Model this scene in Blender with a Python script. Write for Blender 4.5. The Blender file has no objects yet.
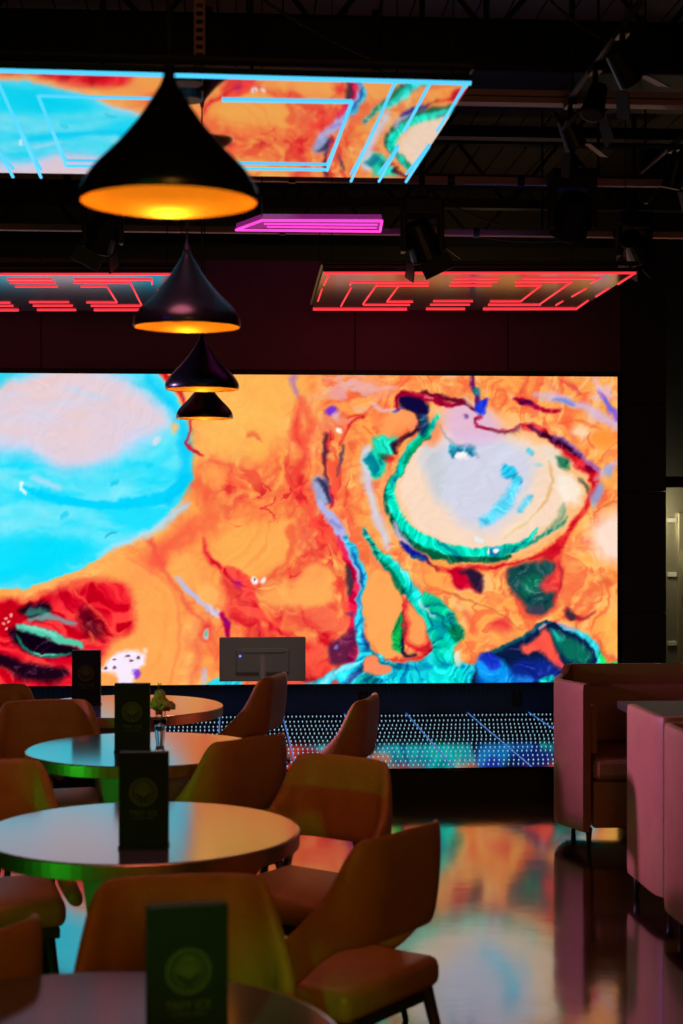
import bpy, bmesh, math, random
import numpy as np
from mathutils import Vector, Matrix

random.seed(7)
scn = bpy.context.scene
COL = scn.collection
PI = math.pi

# ================================================================ camera, world, exposure
F, CX, CY = 1600.0, 341.5, 512.0          # focal length and centre in pixels of the 683x1024 frame
CAMZ = 1.65
YAW = math.radians(4.0)                   # the camera looks 4 degrees right of the room's long axis (+Y)
DIR = Vector((math.sin(YAW), math.cos(YAW), 0)); RGT = Vector((math.cos(YAW), -math.sin(YAW), 0))

cam = bpy.data.cameras.new('camera'); camo = bpy.data.objects.new('camera', cam); COL.objects.link(camo)
camo.location = (0, 0, CAMZ); camo.rotation_euler = (PI / 2, 0, -YAW)
cam.sensor_fit = 'VERTICAL'; cam.sensor_height = 36.0; cam.lens = F / 1024 * 36.0
cam.clip_start = .05; cam.clip_end = 60
cam.dof.use_dof = True; cam.dof.focus_distance = 9.8; cam.dof.aperture_fstop = 4.0
scn.camera = camo
vs = scn.view_settings
vs.view_transform = 'Standard'; vs.look = 'None'; vs.exposure = 0.0; vs.gamma = 1.0; vs.use_curve_mapping = False

world = bpy.data.worlds.new('world'); scn.world = world; world.use_nodes = True
world.node_tree.nodes['Background'].inputs[0].default_value = (.35, .3, .5, 1)
world.node_tree.nodes['Background'].inputs[1].default_value = 0.002

SCREEN_POWER = 1.0
PENDANT_W = 1.5

def area(name, loc, target, sx, sy, energy, color):
    d = bpy.data.lights.new(name, 'AREA'); d.shape = 'RECTANGLE'; d.size = sx; d.size_y = sy; d.energy = energy; d.color = color
    o = bpy.data.objects.new(name, d); COL.objects.link(o); o.location = loc
    o.rotation_euler = (Vector(target) - Vector(loc)).to_track_quat('-Z', 'Y').to_euler(); return o
def lamp(name, kind, loc, target, energy, color, size=.08, cone=40, blend=.5):
    d = bpy.data.lights.new(name, kind); o = bpy.data.objects.new(name, d); COL.objects.link(o)
    o.location = loc; d.energy = energy; d.color = color
    if kind == 'SPOT': d.spot_size = math.radians(cone); d.spot_blend = blend; d.shadow_soft_size = size
    elif kind == 'POINT': d.shadow_soft_size = size
    if target is not None:
        o.rotation_euler = (Vector(target) - Vector(loc)).to_track_quat('-Z', 'Y').to_euler()
    return o

# coloured show beams of the room, and added fill lamps that have no fixture
lamp('green_beam', 'SPOT', (-3.3, 4.3, .95), (-.34, 6.05, .42), 60, (.03, 1, .05), .06, 30, .7)
lamp('green_beam', 'SPOT', (-3.0, 2.3, .85), (-.25, 4.5, .42), 45, (.03, 1, .05), .06, 24, .7)
lamp('green_low_beam', 'SPOT', (-.6, .1, 2.3), (-.07, 2.62, .98), 110, (.02, 1, .12), .05, 8, 1)
lamp('green_low_beam', 'SPOT', (-.9, -1.5, 1.9), (.20, 4.1, .62), 7, (.12, 1, .02), .05, 3.2, 1)
lamp('rose_table_fill', 'SPOT', (-.25, 4.5, 2.8), (-.3, 5.1, .75), 22, (1, .24, .36), .25, 105, .8)  # added spot without a fixture, tints the tabletops pink
lamp('cool_monitor_fill', 'SPOT', (.2, 6.9, 3.3), (.19, 9.6, .93), 34, (.75, .85, 1), .1, 13, .6)  # added fill to brighten the back of the monitor
lamp('violet_sheen_fill', 'SPOT', (-2.6, 2.2, 2.5), (-.13, 5.0, 2.25), 22, (.12, .1, 1), .1, 12, .6)  # added spot for the blue sheen on a pendant shade
lamp('magenta_beam', 'SPOT', (-4.8, 7.5, 2.4), (1.4, 6.95, 1.2), 1700, (.72, .33, 1.0), .15, 27, 1)
lamp('amber_chair_fill', 'SPOT', (.3, -1.2, 2.1), (-.1, 5.0, .5), 84, (1, .46, .07), .4, 60, .8)  # unseen fill behind the camera, kept low to light the chair fronts
lamp('truss_wash', 'SPOT', (1.0, 2.0, 2.4), (1.4, 8.4, 3.7), 12, (1, .30, .30), .3, 60, .8)
lamp('back_room_fill', 'POINT', (2.2, 13.3, 3.4), None, 1.3, (1, .72, .38), .2)  # added point that lifts the dark space behind the screen wall
lamp('refrigerator_fill', 'POINT', (3.2, 11.86, 1.6), None, 28, (1, .88, .5), .2)  # added point that brightens the refrigerator
lamp('red_panel_glow', 'SPOT', (1.1, 10.2, 2.9), (1.0, 11.7, 2.95), 8, (1, .03, .10), .3, 150, 1)
lamp('red_panel_glow', 'SPOT', (-1.9, 10.2, 2.9), (-2.0, 11.7, 2.95), 3, (1, .04, .16), .3, 150, 1)
lamp('stage_blue_wash', 'SPOT', (1.9, 9.3, 3.1), (-.3, 11.7, .35), 170, (.06, .22, 1), .2, 60, .8)
area('green_rim_fill', (-2.9, -2.9, 1.3), (-.8, 4.5, .7), 1.6, 1.2, 5, (.02, 1, .06))  # unseen, added behind the camera for the brass rims to reflect
area('amber_rim_fill', (.4, -3.0, 1.5), (0, 4.5, .7), .8, .8, 3, (1, .5, .1))  # likewise added out of view, gives the rims an amber reflection

def at(px, py, d):
    """point seen at pixel (px, py) at distance d along the viewing axis"""
    p = DIR * d + RGT * ((px - CX) / F * d)
    return Vector((p.x, p.y, CAMZ - (py - CY) / F * d))
def on_z(px, py, z):
    return at(px, py, (z - CAMZ) * F / (CY - py))
def on_y(px, py, Y):
    u = (px - CX) / F
    return at(px, py, Y / (math.cos(YAW) - u * math.sin(YAW)))
def floor_at(px, d):
    p = at(px, CY, d); return Vector((p.x, p.y, 0))

# ================================================================ materials
def lin(c): return tuple(((v / 255) / 12.92 if v / 255 <= .04045 else (((v / 255) + .055) / 1.055) ** 2.4) for v in c[:3])
def mat(name, col, rough=.5, metal=0.0, var=.15, scale=8, bump=0.0, bscale=60, spec=.5, coat=0.0, stretch=(1, 1, 1)):
    m = bpy.data.materials.new(name); m.use_nodes = True
    nt = m.node_tree; N, L = nt.nodes, nt.links
    b = N['Principled BSDF']
    b.inputs['Roughness'].default_value = rough; b.inputs['Metallic'].default_value = metal
    b.inputs['Specular IOR Level'].default_value = spec; b.inputs['Coat Weight'].default_value = coat
    tc = N.new('ShaderNodeTexCoord'); mp = N.new('ShaderNodeMapping'); mp.inputs['Scale'].default_value = stretch
    L.new(tc.outputs['Object'], mp.inputs['Vector'])
    nz = N.new('ShaderNodeTexNoise'); nz.inputs['Scale'].default_value = scale; nz.inputs['Detail'].default_value = 4
    L.new(mp.outputs[0], nz.inputs['Vector'])
    mx = N.new('ShaderNodeMix'); mx.data_type = 'RGBA'
    c = col
    mx.inputs['A'].default_value = (c[0] * (1 - var), c[1] * (1 - var), c[2] * (1 - var), 1)
    mx.inputs['B'].default_value = (min(1, c[0] * (1 + var)), min(1, c[1] * (1 + var)), min(1, c[2] * (1 + var)), 1)
    L.new(nz.outputs['Fac'], mx.inputs['Factor']); L.new(mx.outputs['Result'], b.inputs['Base Color'])
    if bump:
        n2 = N.new('ShaderNodeTexNoise'); n2.inputs['Scale'].default_value = bscale; n2.inputs['Detail'].default_value = 3
        L.new(mp.outputs[0], n2.inputs['Vector'])
        bp = N.new('ShaderNodeBump'); bp.inputs['Strength'].default_value = bump; bp.inputs['Distance'].default_value = .01
        L.new(n2.outputs['Fac'], bp.inputs['Height']); L.new(bp.outputs[0], b.inputs['Normal'])
    return m
def glow(name, col, power):
    m = bpy.data.materials.new(name); m.use_nodes = True
    N, L = m.node_tree.nodes, m.node_tree.links
    b = N['Principled BSDF']; b.inputs['Base Color'].default_value = (.02, .02, .02, 1)
    b.inputs['Emission Color'].default_value = (*col, 1); b.inputs['Emission Strength'].default_value = power
    return m

M = {}
M['leather'] = mat('cognac_leather', (.50, .195, .03), .42, var=.22, scale=14, bump=.25, bscale=90, spec=.35)
M['booth_leather'] = mat('tan_booth_leather', (.47, .18, .09), .5, var=.15, scale=10, bump=.2, bscale=80, spec=.35)
M['piping'] = mat('dark_piping', (.12, .04, .015), .5)
M['dark_wood'] = mat('dark_wood', (.03, .018, .012), .6, stretch=(1, 1, .2), scale=20)
M['top'] = mat('pale_stone_laminate', (.13, .12, .15), .13, var=.08, scale=5, spec=1.0, coat=.6)
M['top'].node_tree.nodes['Principled BSDF'].inputs['Coat Roughness'].default_value = .11
M['rim'] = mat('brushed_brass_rim', (.75, .52, .22), .34, 1.0, var=.1, scale=30, stretch=(1, 1, .1))
M['pedestal'] = mat('grey_painted_steel', (.5, .5, .48), .4, var=.08)
M['black_metal'] = mat('black_painted_metal', (.012, .012, .014), .38, var=.2, scale=12)
M['shade'] = mat('black_lacquered_shade', (.008, .008, .010), .28, var=.2, scale=5, spec=.6)
M['gold_inside'] = mat('gold_leaf_inside', (.95, .48, .05), .28, .6, var=.12, scale=20)
M['bulb'] = glow('lit_bulb', (1, .66, .22), 9)
M['beam'] = mat('primed_steel_beam', (.65, .36, .34), .5, var=.2, scale=6, stretch=(.2, 4, 4))
M['truss'] = mat('dark_steel_truss', (.02, .016, .016), .6, var=.2)
M['deck'] = mat('wood_roof_deck', (.10, .06, .045), .75, var=.35, scale=3, stretch=(6, .4, 1))
M['wall'] = mat('dark_plum_wall_panel', (.17, .075, .16), .6, var=.12, scale=2)
M['column'] = mat('black_wall_column', (.03, .024, .04), .6, var=.15)
M['upstage'] = mat('navy_wall_panel', (.02, .08, .26), .55, var=.15)
M['side'] = mat('charcoal_side_wall', (.03, .028, .03), .7, var=.15)
M['rear'] = mat('tan_insulation_wall', (.16, .11, .06), .8, var=.3, scale=1.5)
M['black'] = mat('matt_black', (.006, .006, .007), .6)
M['cord'] = mat('black_cord', (.01, .01, .01), .6)
M['stage_top'] = mat('glossy_led_glass', (.006, .012, .03), .07, var=.1, spec=.7)
M['seam'] = glow('blue_tile_seam', (.05, .28, .9), .5)
M['stud'] = glow('white_led_stud', (.45, .8, 1), .7)
M['sign'] = mat('black_sign_board', (.018, .018, .018), .5, spec=.08)
M['gold_print'] = mat('gold_print', (.10, .08, .02), .5, .2, var=.2, scale=60)
M['monitor'] = mat('grey_monitor_plastic', (.45, .45, .46), .5, var=.06)
M['monitor_trim'] = mat('pale_monitor_stand', (.50, .50, .50), .4, var=.06)
M['led_dot'] = glow('blue_power_light', (.1, .15, 1), 4)
M['steel'] = mat('brushed_stainless_steel', (.42, .40, .32), .38, .8, var=.12, scale=8, stretch=(1, 1, .1))
M['rod'] = mat('pink_lit_strut_steel', (.55, .24, .24), .5)  # pink light falling on the strut is put into its base colour
M['leaf'] = mat('green_leaves', (.10, .22, .04), .6, var=.3)
M['petal'] = mat('pale_yellow_petals', (.55, .48, .14), .6, var=.25, scale=30)
M['red_petal'] = mat('dark_red_petals', (.25, .02, .02), .6, var=.25)
M['cyan_tube'] = glow('cyan_light_tube', (.08, .62, 1), 1.15)
M['red_tube'] = glow('red_light_tube', (1, .03, .045), 1.5)
M['pink_tube'] = glow('magenta_light_tube', (1, .05, .55), 1.5)
M['pink_core'] = glow('violet_light_panel', (.8, .05, .6), .22)
M['flap'] = mat('barn_door_steel', (.035, .03, .045), .5, var=.1)

def floor_material():
    m = bpy.data.materials.new('polished_stained_concrete'); m.use_nodes = True
    N, L = m.node_tree.nodes, m.node_tree.links; b = N['Principled BSDF']
    tc = N.new('ShaderNodeTexCoord')
    n1 = N.new('ShaderNodeTexNoise'); n1.inputs['Scale'].default_value = 1.6; n1.inputs['Detail'].default_value = 8; n1.inputs['Roughness'].default_value = .65
    L.new(tc.outputs['Object'], n1.inputs['Vector'])
    cr = N.new('ShaderNodeValToRGB'); e = cr.color_ramp.elements
    e[0].position = .3; e[0].color = (.012, .005, .006, 1); e[1].position = .7; e[1].color = (.06, .02, .014, 1)
    L.new(n1.outputs['Fac'], cr.inputs['Fac']); L.new(cr.outputs[0], b.inputs['Base Color'])
    n2 = N.new('ShaderNodeTexNoise'); n2.inputs['Scale'].default_value = 5; n2.inputs['Detail'].default_value = 6
    L.new(tc.outputs['Object'], n2.inputs['Vector'])
    mr = N.new('ShaderNodeMapRange'); mr.inputs['To Min'].default_value = .05; mr.inputs['To Max'].default_value = .17
    L.new(n2.outputs['Fac'], mr.inputs['Value']); L.new(mr.outputs[0], b.inputs['Roughness'])
    n3 = N.new('ShaderNodeTexNoise'); n3.inputs['Scale'].default_value = 9; n3.inputs['Detail'].default_value = 3
    L.new(tc.outputs['Object'], n3.inputs['Vector'])
    bp = N.new('ShaderNodeBump'); bp.inputs['Strength'].default_value = .10; bp.inputs['Distance'].default_value = .01
    L.new(n3.outputs['Fac'], bp.inputs['Height']); L.new(bp.outputs[0], b.inputs['Normal'])
    b.inputs['Specular IOR Level'].default_value = 1.0
    b.inputs['Coat Weight'].default_value = 1.0; b.inputs['Coat Roughness'].default_value = .08
    return m
M['floor'] = floor_material()

def table_top_material():
    m = M['top']; N, L = m.node_tree.nodes, m.node_tree.links
    return m

def glass_material():
    m = bpy.data.materials.new('clear_glass'); m.use_nodes = True
    b = m.node_tree.nodes['Principled BSDF']
    b.inputs['Transmission Weight'].default_value = 1; b.inputs['Roughness'].default_value = .03; b.inputs['IOR'].default_value = 1.35
    b.inputs['Base Color'].default_value = (.85, .9, 1, 1)
    return m
M['glass'] = glass_material()

def mirror_material():
    m = bpy.data.materials.new('mirror_acrylic_panel'); m.use_nodes = True
    N, L = m.node_tree.nodes, m.node_tree.links; b = N['Principled BSDF']
    b.inputs['Metallic'].default_value = 1; b.inputs['Roughness'].default_value = .035
    tc = N.new('ShaderNodeTexCoord'); n = N.new('ShaderNodeTexNoise'); n.inputs['Scale'].default_value = 4; n.inputs['Detail'].default_value = 5
    L.new(tc.outputs['Object'], n.inputs['Vector'])
    cr = N.new('ShaderNodeValToRGB'); e = cr.color_ramp.elements
    e[0].color = (.76, .76, .8, 1); e[1].color = (.9, .9, .92, 1)
    L.new(n.outputs['Fac'], cr.inputs['Fac']); L.new(cr.outputs[0], b.inputs['Base Color'])
    return m
M['mirror'] = mirror_material()
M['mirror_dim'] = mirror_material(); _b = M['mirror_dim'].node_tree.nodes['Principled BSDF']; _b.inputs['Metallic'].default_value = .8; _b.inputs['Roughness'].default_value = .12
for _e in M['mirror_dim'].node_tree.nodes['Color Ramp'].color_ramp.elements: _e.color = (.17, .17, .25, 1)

# ================================================================ mesh helpers
def obj(name, bm, m, parent=None, smooth=False, bevel=0, sub=0, loc=None):
    me = bpy.data.meshes.new(name)
    bmesh.ops.recalc_face_normals(bm, faces=bm.faces[:])
    bm.to_mesh(me); bm.free()
    if smooth:
        for p in me.polygons: p.use_smooth = True
    me.materials.append(m)
    o = bpy.data.objects.new(name, me); COL.objects.link(o)
    if parent is not None: o.parent = parent
    if loc is not None: o.location = loc
    if bevel:
        md = o.modifiers.new('bevel', 'BEVEL'); md.width = bevel; md.segments = 3; md.limit_method = 'ANGLE'
    if sub:
        md = o.modifiers.new('sub', 'SUBSURF'); md.levels = sub; md.render_levels = sub
    return o
def tag(o, label, cat, group=None, kind=None):
    if label: o['label'] = label
    if cat: o['category'] = cat
    if group: o['group'] = group
    if kind: o['kind'] = kind
    return o
def thing(name, label, cat, loc=(0, 0, 0), rotz=0, group=None):
    o = bpy.data.objects.new(name, None); COL.objects.link(o)
    o.location = loc; o.rotation_euler = (0, 0, rotz); o.empty_display_size = .1
    return tag(o, label, cat, group)
def struct(name, bm, m, **k):
    o = obj(name, bm, m, **k); o['kind'] = 'structure'; return o
def dup(root, loc, rotz, label, group=None):
    r = root.copy(); COL.objects.link(r); r.location = loc; r.rotation_euler = (0, 0, rotz); r['label'] = label
    if group: r['group'] = group
    for ch in list(root.children):
        c = ch.copy(); COL.objects.link(c); c.parent = r
        for g in ch.children:
            d = g.copy(); COL.objects.link(d); d.parent = c
    return r
def box(bm, c, s, rot=None):
    v = bmesh.ops.create_cube(bm, size=1)['verts']
    mtx = Matrix.Translation(Vector(c)) @ ((rot.to_4x4()) if rot else Matrix.Identity(4)) @ Matrix.Diagonal((s[0], s[1], s[2], 1))
    bmesh.ops.transform(bm, matrix=mtx, verts=v); return v
def bx(c, s, rot=None):
    bm = bmesh.new(); box(bm, c, s, rot); return bm
def bx2(a, b):
    return bx([(a[i] + b[i]) / 2 for i in range(3)], [abs(b[i] - a[i]) for i in range(3)])
def rod(bm, a, b, r1, r2=None, n=10):
    a, b = Vector(a), Vector(b); r2 = r1 if r2 is None else r2
    d = b - a; L = d.length
    v = bmesh.ops.create_cone(bm, cap_ends=True, segments=n, radius1=r1, radius2=r2, depth=L)['verts']
    mtx = Matrix.Translation((a + b) / 2) @ d.to_track_quat('Z', 'Y').to_matrix().to_4x4()
    bmesh.ops.transform(bm, matrix=mtx, verts=v)
def rodm(a, b, r1, r2=None, n=10):
    bm = bmesh.new(); rod(bm, a, b, r1, r2, n); return bm
def tube(bm, pts, r, n=8):
    for a, b in zip(pts, pts[1:]): rod(bm, a, b, r, r, n)
def lathe(prof, n=48, closed=False):
    bm = bmesh.new(); rings = []
    for (r, z) in prof:
        if r < 1e-5: rings.append([bm.verts.new((0, 0, z))])
        else: rings.append([bm.verts.new((r * math.cos(2 * PI * k / n), r * math.sin(2 * PI * k / n), z)) for k in range(n)])
    def link(A, B):
        for k in range(n):
            a0, a1 = A[k % len(A)], A[(k + 1) % len(A)]; b0, b1 = B[k % len(B)], B[(k + 1) % len(B)]
            vs_ = []
            for q in (a0, a1, b1, b0):
                if q not in vs_: vs_.append(q)
            if len(vs_) > 2: bm.faces.new(vs_)
    for A, B in zip(rings, rings[1:]): link(A, B)
    if closed: link(rings[-1], rings[0])
    return bm
def sheet(outer, inner, closed_s=False):
    """closed slab between two equal grids of points [i][j]"""
    bm = bmesh.new()
    O = [[bm.verts.new(p) for p in row] for row in outer]; I = [[bm.verts.new(p) for p in row] for row in inner]
    n, m = len(O), len(O[0])
    for i in range(n - 1):
        for j in range(m - 1):
            bm.faces.new((O[i][j], O[i + 1][j], O[i + 1][j + 1], O[i][j + 1]))
            bm.faces.new((I[i][j], I[i][j + 1], I[i + 1][j + 1], I[i + 1][j]))
    for i in range(n - 1):
        bm.faces.new((O[i][0], I[i][0], I[i + 1][0], O[i + 1][0]))
        bm.faces.new((O[i][-1], O[i + 1][-1], I[i + 1][-1], I[i][-1]))
    for j in range(m - 1):
        bm.faces.new((O[0][j], O[0][j + 1], I[0][j + 1], I[0][j]))
        bm.faces.new((O[-1][j], I[-1][j], I[-1][j + 1], O[-1][j + 1]))
    return bm
# ---------------------------------------------------------------- picture shown on the LED wall
# marbled ink picture, computed as colour per LED on a fine grid
def hash2(ix, iy, seed):
    v = np.sin(ix * 127.1 + iy * 311.7 + seed * 74.7) * 43758.5453
    return v - np.floor(v)

def vnoise(x, y, seed=0):
    ix, iy = np.floor(x), np.floor(y)
    fx, fy = x - ix, y - iy
    fx = fx * fx * (3 - 2 * fx); fy = fy * fy * (3 - 2 * fy)
    a, b = hash2(ix, iy, seed), hash2(ix + 1, iy, seed)
    c, d = hash2(ix, iy + 1, seed), hash2(ix + 1, iy + 1, seed)
    return (a * (1 - fx) + b * fx) * (1 - fy) + (c * (1 - fx) + d * fx) * fy

def fbm(x, y, seed=0, octs=4):
    s, a, t = 0, 1.0, 0
    for k in range(octs):
        s = s + a * vnoise(x, y, seed + k * 13); t += a
        a *= .55; x = x * 2.03 + 7.1; y = y * 2.03 + 3.3
    return s / t

def smooth_path(pts, n=8, closed=False):
    P = np.array(pts, float)
    N = len(P); out = []
    rng = range(N) if closed else range(N - 1)
    for i in rng:
        if closed:
            p0, p1, p2, p3 = P[i - 1], P[i], P[(i + 1) % N], P[(i + 2) % N]
        else:
            p0, p1, p2, p3 = P[max(i - 1, 0)], P[i], P[i + 1], P[min(i + 2, N - 1)]
        for k in range(n):
            t = k / n
            out.append(.5 * ((2 * p1) + (-p0 + p2) * t + (2 * p0 - 5 * p1 + 4 * p2 - p3) * t * t
                             + (-p0 + 3 * p1 - 3 * p2 + p3) * t ** 3))
    if not closed: out.append(P[-1])
    return np.array(out)

class Picture:
    def __init__(s, X, Y):
        s.X0, s.Y0 = X, Y
        w = lambda sc, sd, am: (fbm(X / sc, Y / sc, sd, 3) - .5) * am
        s.X = X + w(26, 1, 9) + w(6, 2, 4.5)
        s.Y = Y + w(26, 3, 9) + w(6, 4, 4.5)
        s.C = np.zeros(X.shape + (3,))
    def comp(s, m, col, sl=None):
        c = np.array(col[:3], float) / 255
        v = s.C if sl is None else s.C[sl]
        v[...] = v * (1 - m[..., None]) + c * m[..., None]
    def box(s, P, r):
        x0, y0 = P[:, 0].min() - r, P[:, 1].min() - r
        x1, y1 = P[:, 0].max() + r, P[:, 1].max() + r
        ok = (s.X > x0) & (s.X < x1) & (s.Y > y0) & (s.Y < y1)
        if not ok.any(): return None
        r_, c_ = np.where(ok.any(1))[0], np.where(ok.any(0))[0]
        return (slice(r_[0], r_[-1] + 1), slice(c_[0], c_[-1] + 1))
    def dist(s, P, W, sl):
        X, Y = s.X[sl], s.Y[sl]
        best = np.full(X.shape, 1e9)
        for i in range(len(P) - 1):
            (x0, y0), (x1, y1) = P[i][:2], P[i + 1][:2]
            dx, dy = x1 - x0, y1 - y0
            t = np.clip(((X - x0) * dx + (Y - y0) * dy) / (dx * dx + dy * dy + 1e-9), 0, 1)
            d = np.hypot(X - x0 - t * dx, Y - y0 - t * dy) - (W[i] * (1 - t) + W[i + 1] * t)
            best = np.minimum(best, d)
        return best
    def stroke(s, pts, col, w, f=1.5, a=1.0):
        P = smooth_path([p[:2] for p in pts], 5)
        n = len(P)
        if isinstance(w, (int, float)):
            W = np.interp(np.linspace(0, 1, n), [0, .18, .8, 1], [.25, 1, 1, .25]) * w / 2
        else:
            W = np.interp(np.linspace(0, 1, n), np.linspace(0, 1, len(w)), w) / 2
        sl = s.box(P, W.max() + f * 2 + 2)
        if sl is None: return
        d = s.dist(P, W, sl)
        s.comp(np.clip(.5 - d / (2 * f), 0, 1) * a, col, sl)
    def poly(s, pts, col, f=1.5, a=1.0, sm=True):
        P = smooth_path(pts, 5, True) if sm else np.array(pts, float)
        sl = s.box(P, f * 2 + 3)
        if sl is None: return
        X, Y = s.X[sl], s.Y[sl]
        Q = np.vstack([P, P[:1]])
        d = s.dist(Q, np.zeros(len(Q)), sl)
        ins = np.zeros(X.shape, bool)
        for i in range(len(P)):
            (x0, y0), (x1, y1) = Q[i], Q[i + 1]
            if y0 == y1: continue
            c = ((y0 > Y) != (y1 > Y)) & (X < (x1 - x0) * (Y - y0) / (y1 - y0) + x0)
            ins ^= c
        d = np.where(ins, -d, d)
        s.comp(np.clip(.5 - d / (2 * f), 0, 1) * a, col, sl)
    def spot(s, x, y, rx, col, ry=None, f=2, a=1.0):
        ry = ry or rx
        P = [(x + rx * math.cos(t), y + ry * math.sin(t)) for t in np.linspace(0, 2 * math.pi, 9)[:-1]]
        s.poly(P, col, f, a)

def paint_marble(X, Y):
    p = Picture(X, Y)
    n1 = fbm(p.X / 45, p.Y / 30, 20, 4); n2 = fbm(p.X / 16 + n1 * 3, p.Y / 22 + n1 * 2, 31, 4)
    p.comp(np.ones(X.shape), (255, 168, 80))
    p.comp(np.clip((n1 - .45) * 4, 0, 1) * .85, (255, 194, 104))
    p.comp(np.clip((n2 - .55) * 5, 0, 1) * .42, (252, 118, 66))
    # reddish zone in the middle, veined
    zone = np.exp(-(((p.X - 322) / 38) ** 2 + ((p.Y - 560) / 120) ** 2))
    zone2 = np.exp(-(((p.X - 262) / 60) ** 2 + ((p.Y - 640) / 45) ** 2))
    zone3 = np.exp(-(((p.X - 240) / 55) ** 2 + ((p.Y - 480) / 32) ** 2)) * .7
    z = np.clip(zone + zone2 + zone3, 0, 1)
    ridge = 1 - np.abs(fbm(p.X / 24, p.Y / 30, 44, 4) - .5) * 6
    p.comp(np.clip(z * .9 * np.clip(n2 * 2.4 - .75, 0, 1), 0, 1), (250, 84, 58))
    p.comp(np.clip(ridge, 0, 1) * z * .75, (240, 48, 50))
    edge = np.clip(1 - np.abs(fbm(p.X / 34, p.Y / 20, 71, 4) - .52) * 11, 0, 1)
    p.comp(edge * np.clip((X - 290) / 60, 0, 1) * .42, (248, 92, 58))
    p.comp(edge * np.clip((300 - X) / 60, 0, 1) * .25, (248, 105, 62))
    rt = np.clip((X - 300) / 40, 0, 1)
    wx = p.X + 70 * (fbm(p.X / 48, p.Y / 48, 81, 2) - .5); wy = p.Y + 70 * (fbm(p.X / 48, p.Y / 48, 82, 2) - .5)
    wx2 = wx + 26 * (fbm(wx / 20, wy / 20, 84, 2) - .5); wy2 = wy + 26 * (fbm(wx / 20, wy / 20, 85, 2) - .5)
    q = fbm(wx2 / 9, wy2 / 26, 83, 3)
    p.comp(np.clip((q - .56) * 9, 0, 1) * rt * .55, (246, 84, 56))
    p.comp(np.clip((.40 - q) * 9, 0, 1) * rt * .55, (255, 206, 140))
    up = rt * np.clip((440 - Y) / 50, 0, 1)
    q2 = fbm(p.X / 30, p.Y / 11, 87, 4)
    p.comp(np.clip((q2 - .58) * 9, 0, 1) * up * .6, (228, 196, 224))
    lf = np.clip((365 - X) / 40, 0, 1) * np.clip((X - 200) / 60, 0, 1) * np.clip((Y - 430) / 60, 0, 1)
    p.comp(np.clip((q - .60) * 12, 0, 1) * lf * .7, (236, 40, 46))
    S, G, O = p.stroke, p.poly, p.spot
    # --- upper centre, yellow
    G([(200, 372), (292, 372), (288, 410), (275, 450), (240, 462), (205, 450), (197, 420)], (255, 188, 88), 12, .75)
    S([(296, 372), (292, 382), (297, 396)], (150, 100, 220), 5, 3, .7)
    S([(300, 398), (296, 430), (304, 455), (294, 480), (300, 500)], (246, 62, 54), [4, 12, 8, 14, 6], 4, .75)
    S([(303, 404), (312, 425), (306, 445)], (246, 72, 54), 9, 4, .6)
    S([(280, 452), (284, 475), (270, 495)], (255, 170, 80), 4, 1.5, .8)
    S([(277, 460), (278, 478), (262, 490), (240, 488)], (235, 60, 50), 2.5, 2, .5)
    S([(210, 462), (240, 468), (262, 480), (280, 470)], (240, 70, 50), 3, 3, .5)
    S([(246, 438), (254, 434), (262, 440)], (235, 70, 50), 4, 2, .6)
    # --- red sweep below the blob
    S([(195, 520), (170, 545), (140, 575), (120, 590)], (246, 66, 60), [6, 18, 20, 8], 7, .6)
    S([(196, 490), (212, 510), (190, 540), (165, 560)], (250, 84, 60), [6, 16, 12, 6], 7, .55)
    # --- the big cyan blob
    blob = [(-170, 360), (100, 360), (150, 368), (168, 385), (181, 402), (189, 425), (193, 455), (190, 482),
            (181, 503), (166, 519), (150, 532), (125, 548), (100, 562), (75, 574), (50, 584), (25, 590), (0, 593), (-60, 600), (-170, 604)]
    G(blob, (255, 176, 92), 2.5, .9)
    blob2 = [(x - 1, y - 2.5) for x, y in blob]
    G(blob2, (84, 230, 252), 1.2)
    cy = fbm(p.X / 50, p.Y / 16, 9, 3)
    inb = p.C[..., 2] > .95
    p.comp(np.clip((cy - .5) * 4, 0, 1) * inb * .6, (150, 240, 255))
    p.comp(np.clip((.5 - cy) * 5, 0, 1) * inb * .7, (10, 222, 255))
    G([(-170, 540), (20, 536), (75, 540), (92, 548), (60, 566), (20, 578), (-170, 582)], (0, 224, 255), 7, .85)
    S([(24, 490), (60, 500), (110, 505), (160, 498), (190, 478)], (0, 214, 255), [3, 9, 10, 12, 10], 1.5, .95)
    S([(60, 482), (110, 480), (150, 462), (180, 440)], (60, 225, 250), 8, 4, .7)
    S([(150, 376), (168, 398), (184, 425), (186, 455), (182, 485), (168, 503)], (0, 205, 250), [8, 9, 12, 12, 14, 8], 4, .8)
    S([(120, 378), (150, 386), (168, 404)], (30, 200, 235), 3, 2, .6)
    S([(185, 505), (165, 520), (140, 536), (100, 556)], (178, 226, 255), [6, 9, 7, 3], 3, .8)
    G([(-170, 384), (0, 378), (30, 372), (75, 368), (118, 374), (146, 390), (164, 406), (172, 424), (150, 436), (128, 452),
       (92, 468), (62, 470), (34, 458), (0, 452), (-60, 450), (-170, 452)], (206, 216, 246), 9)
    G([(-170, 388), (0, 384), (35, 374), (75, 370), (115, 378), (142, 392), (160, 410), (164, 422), (140, 428), (120, 444),
       (88, 462), (60, 463), (34, 446), (0, 440), (-60, 440), (-170, 440)], (228, 208, 220), 8)
    pk = fbm(p.X / 40, p.Y / 14, 59, 3)
    m = np.exp(-(((p.X - 50) / 105) ** 2 + ((p.Y - 412) / 34) ** 4))
    p.comp(np.clip((pk - .5) * 4, 0, 1) * m * .45, (244, 206, 196))
    p.comp(np.clip((.5 - pk) * 4, 0, 1) * m * .45, (208, 216, 240))
    S([(-20, 388), (20, 384), (60, 376), (90, 374)], (250, 196, 180), 5, 4, .5)
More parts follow.
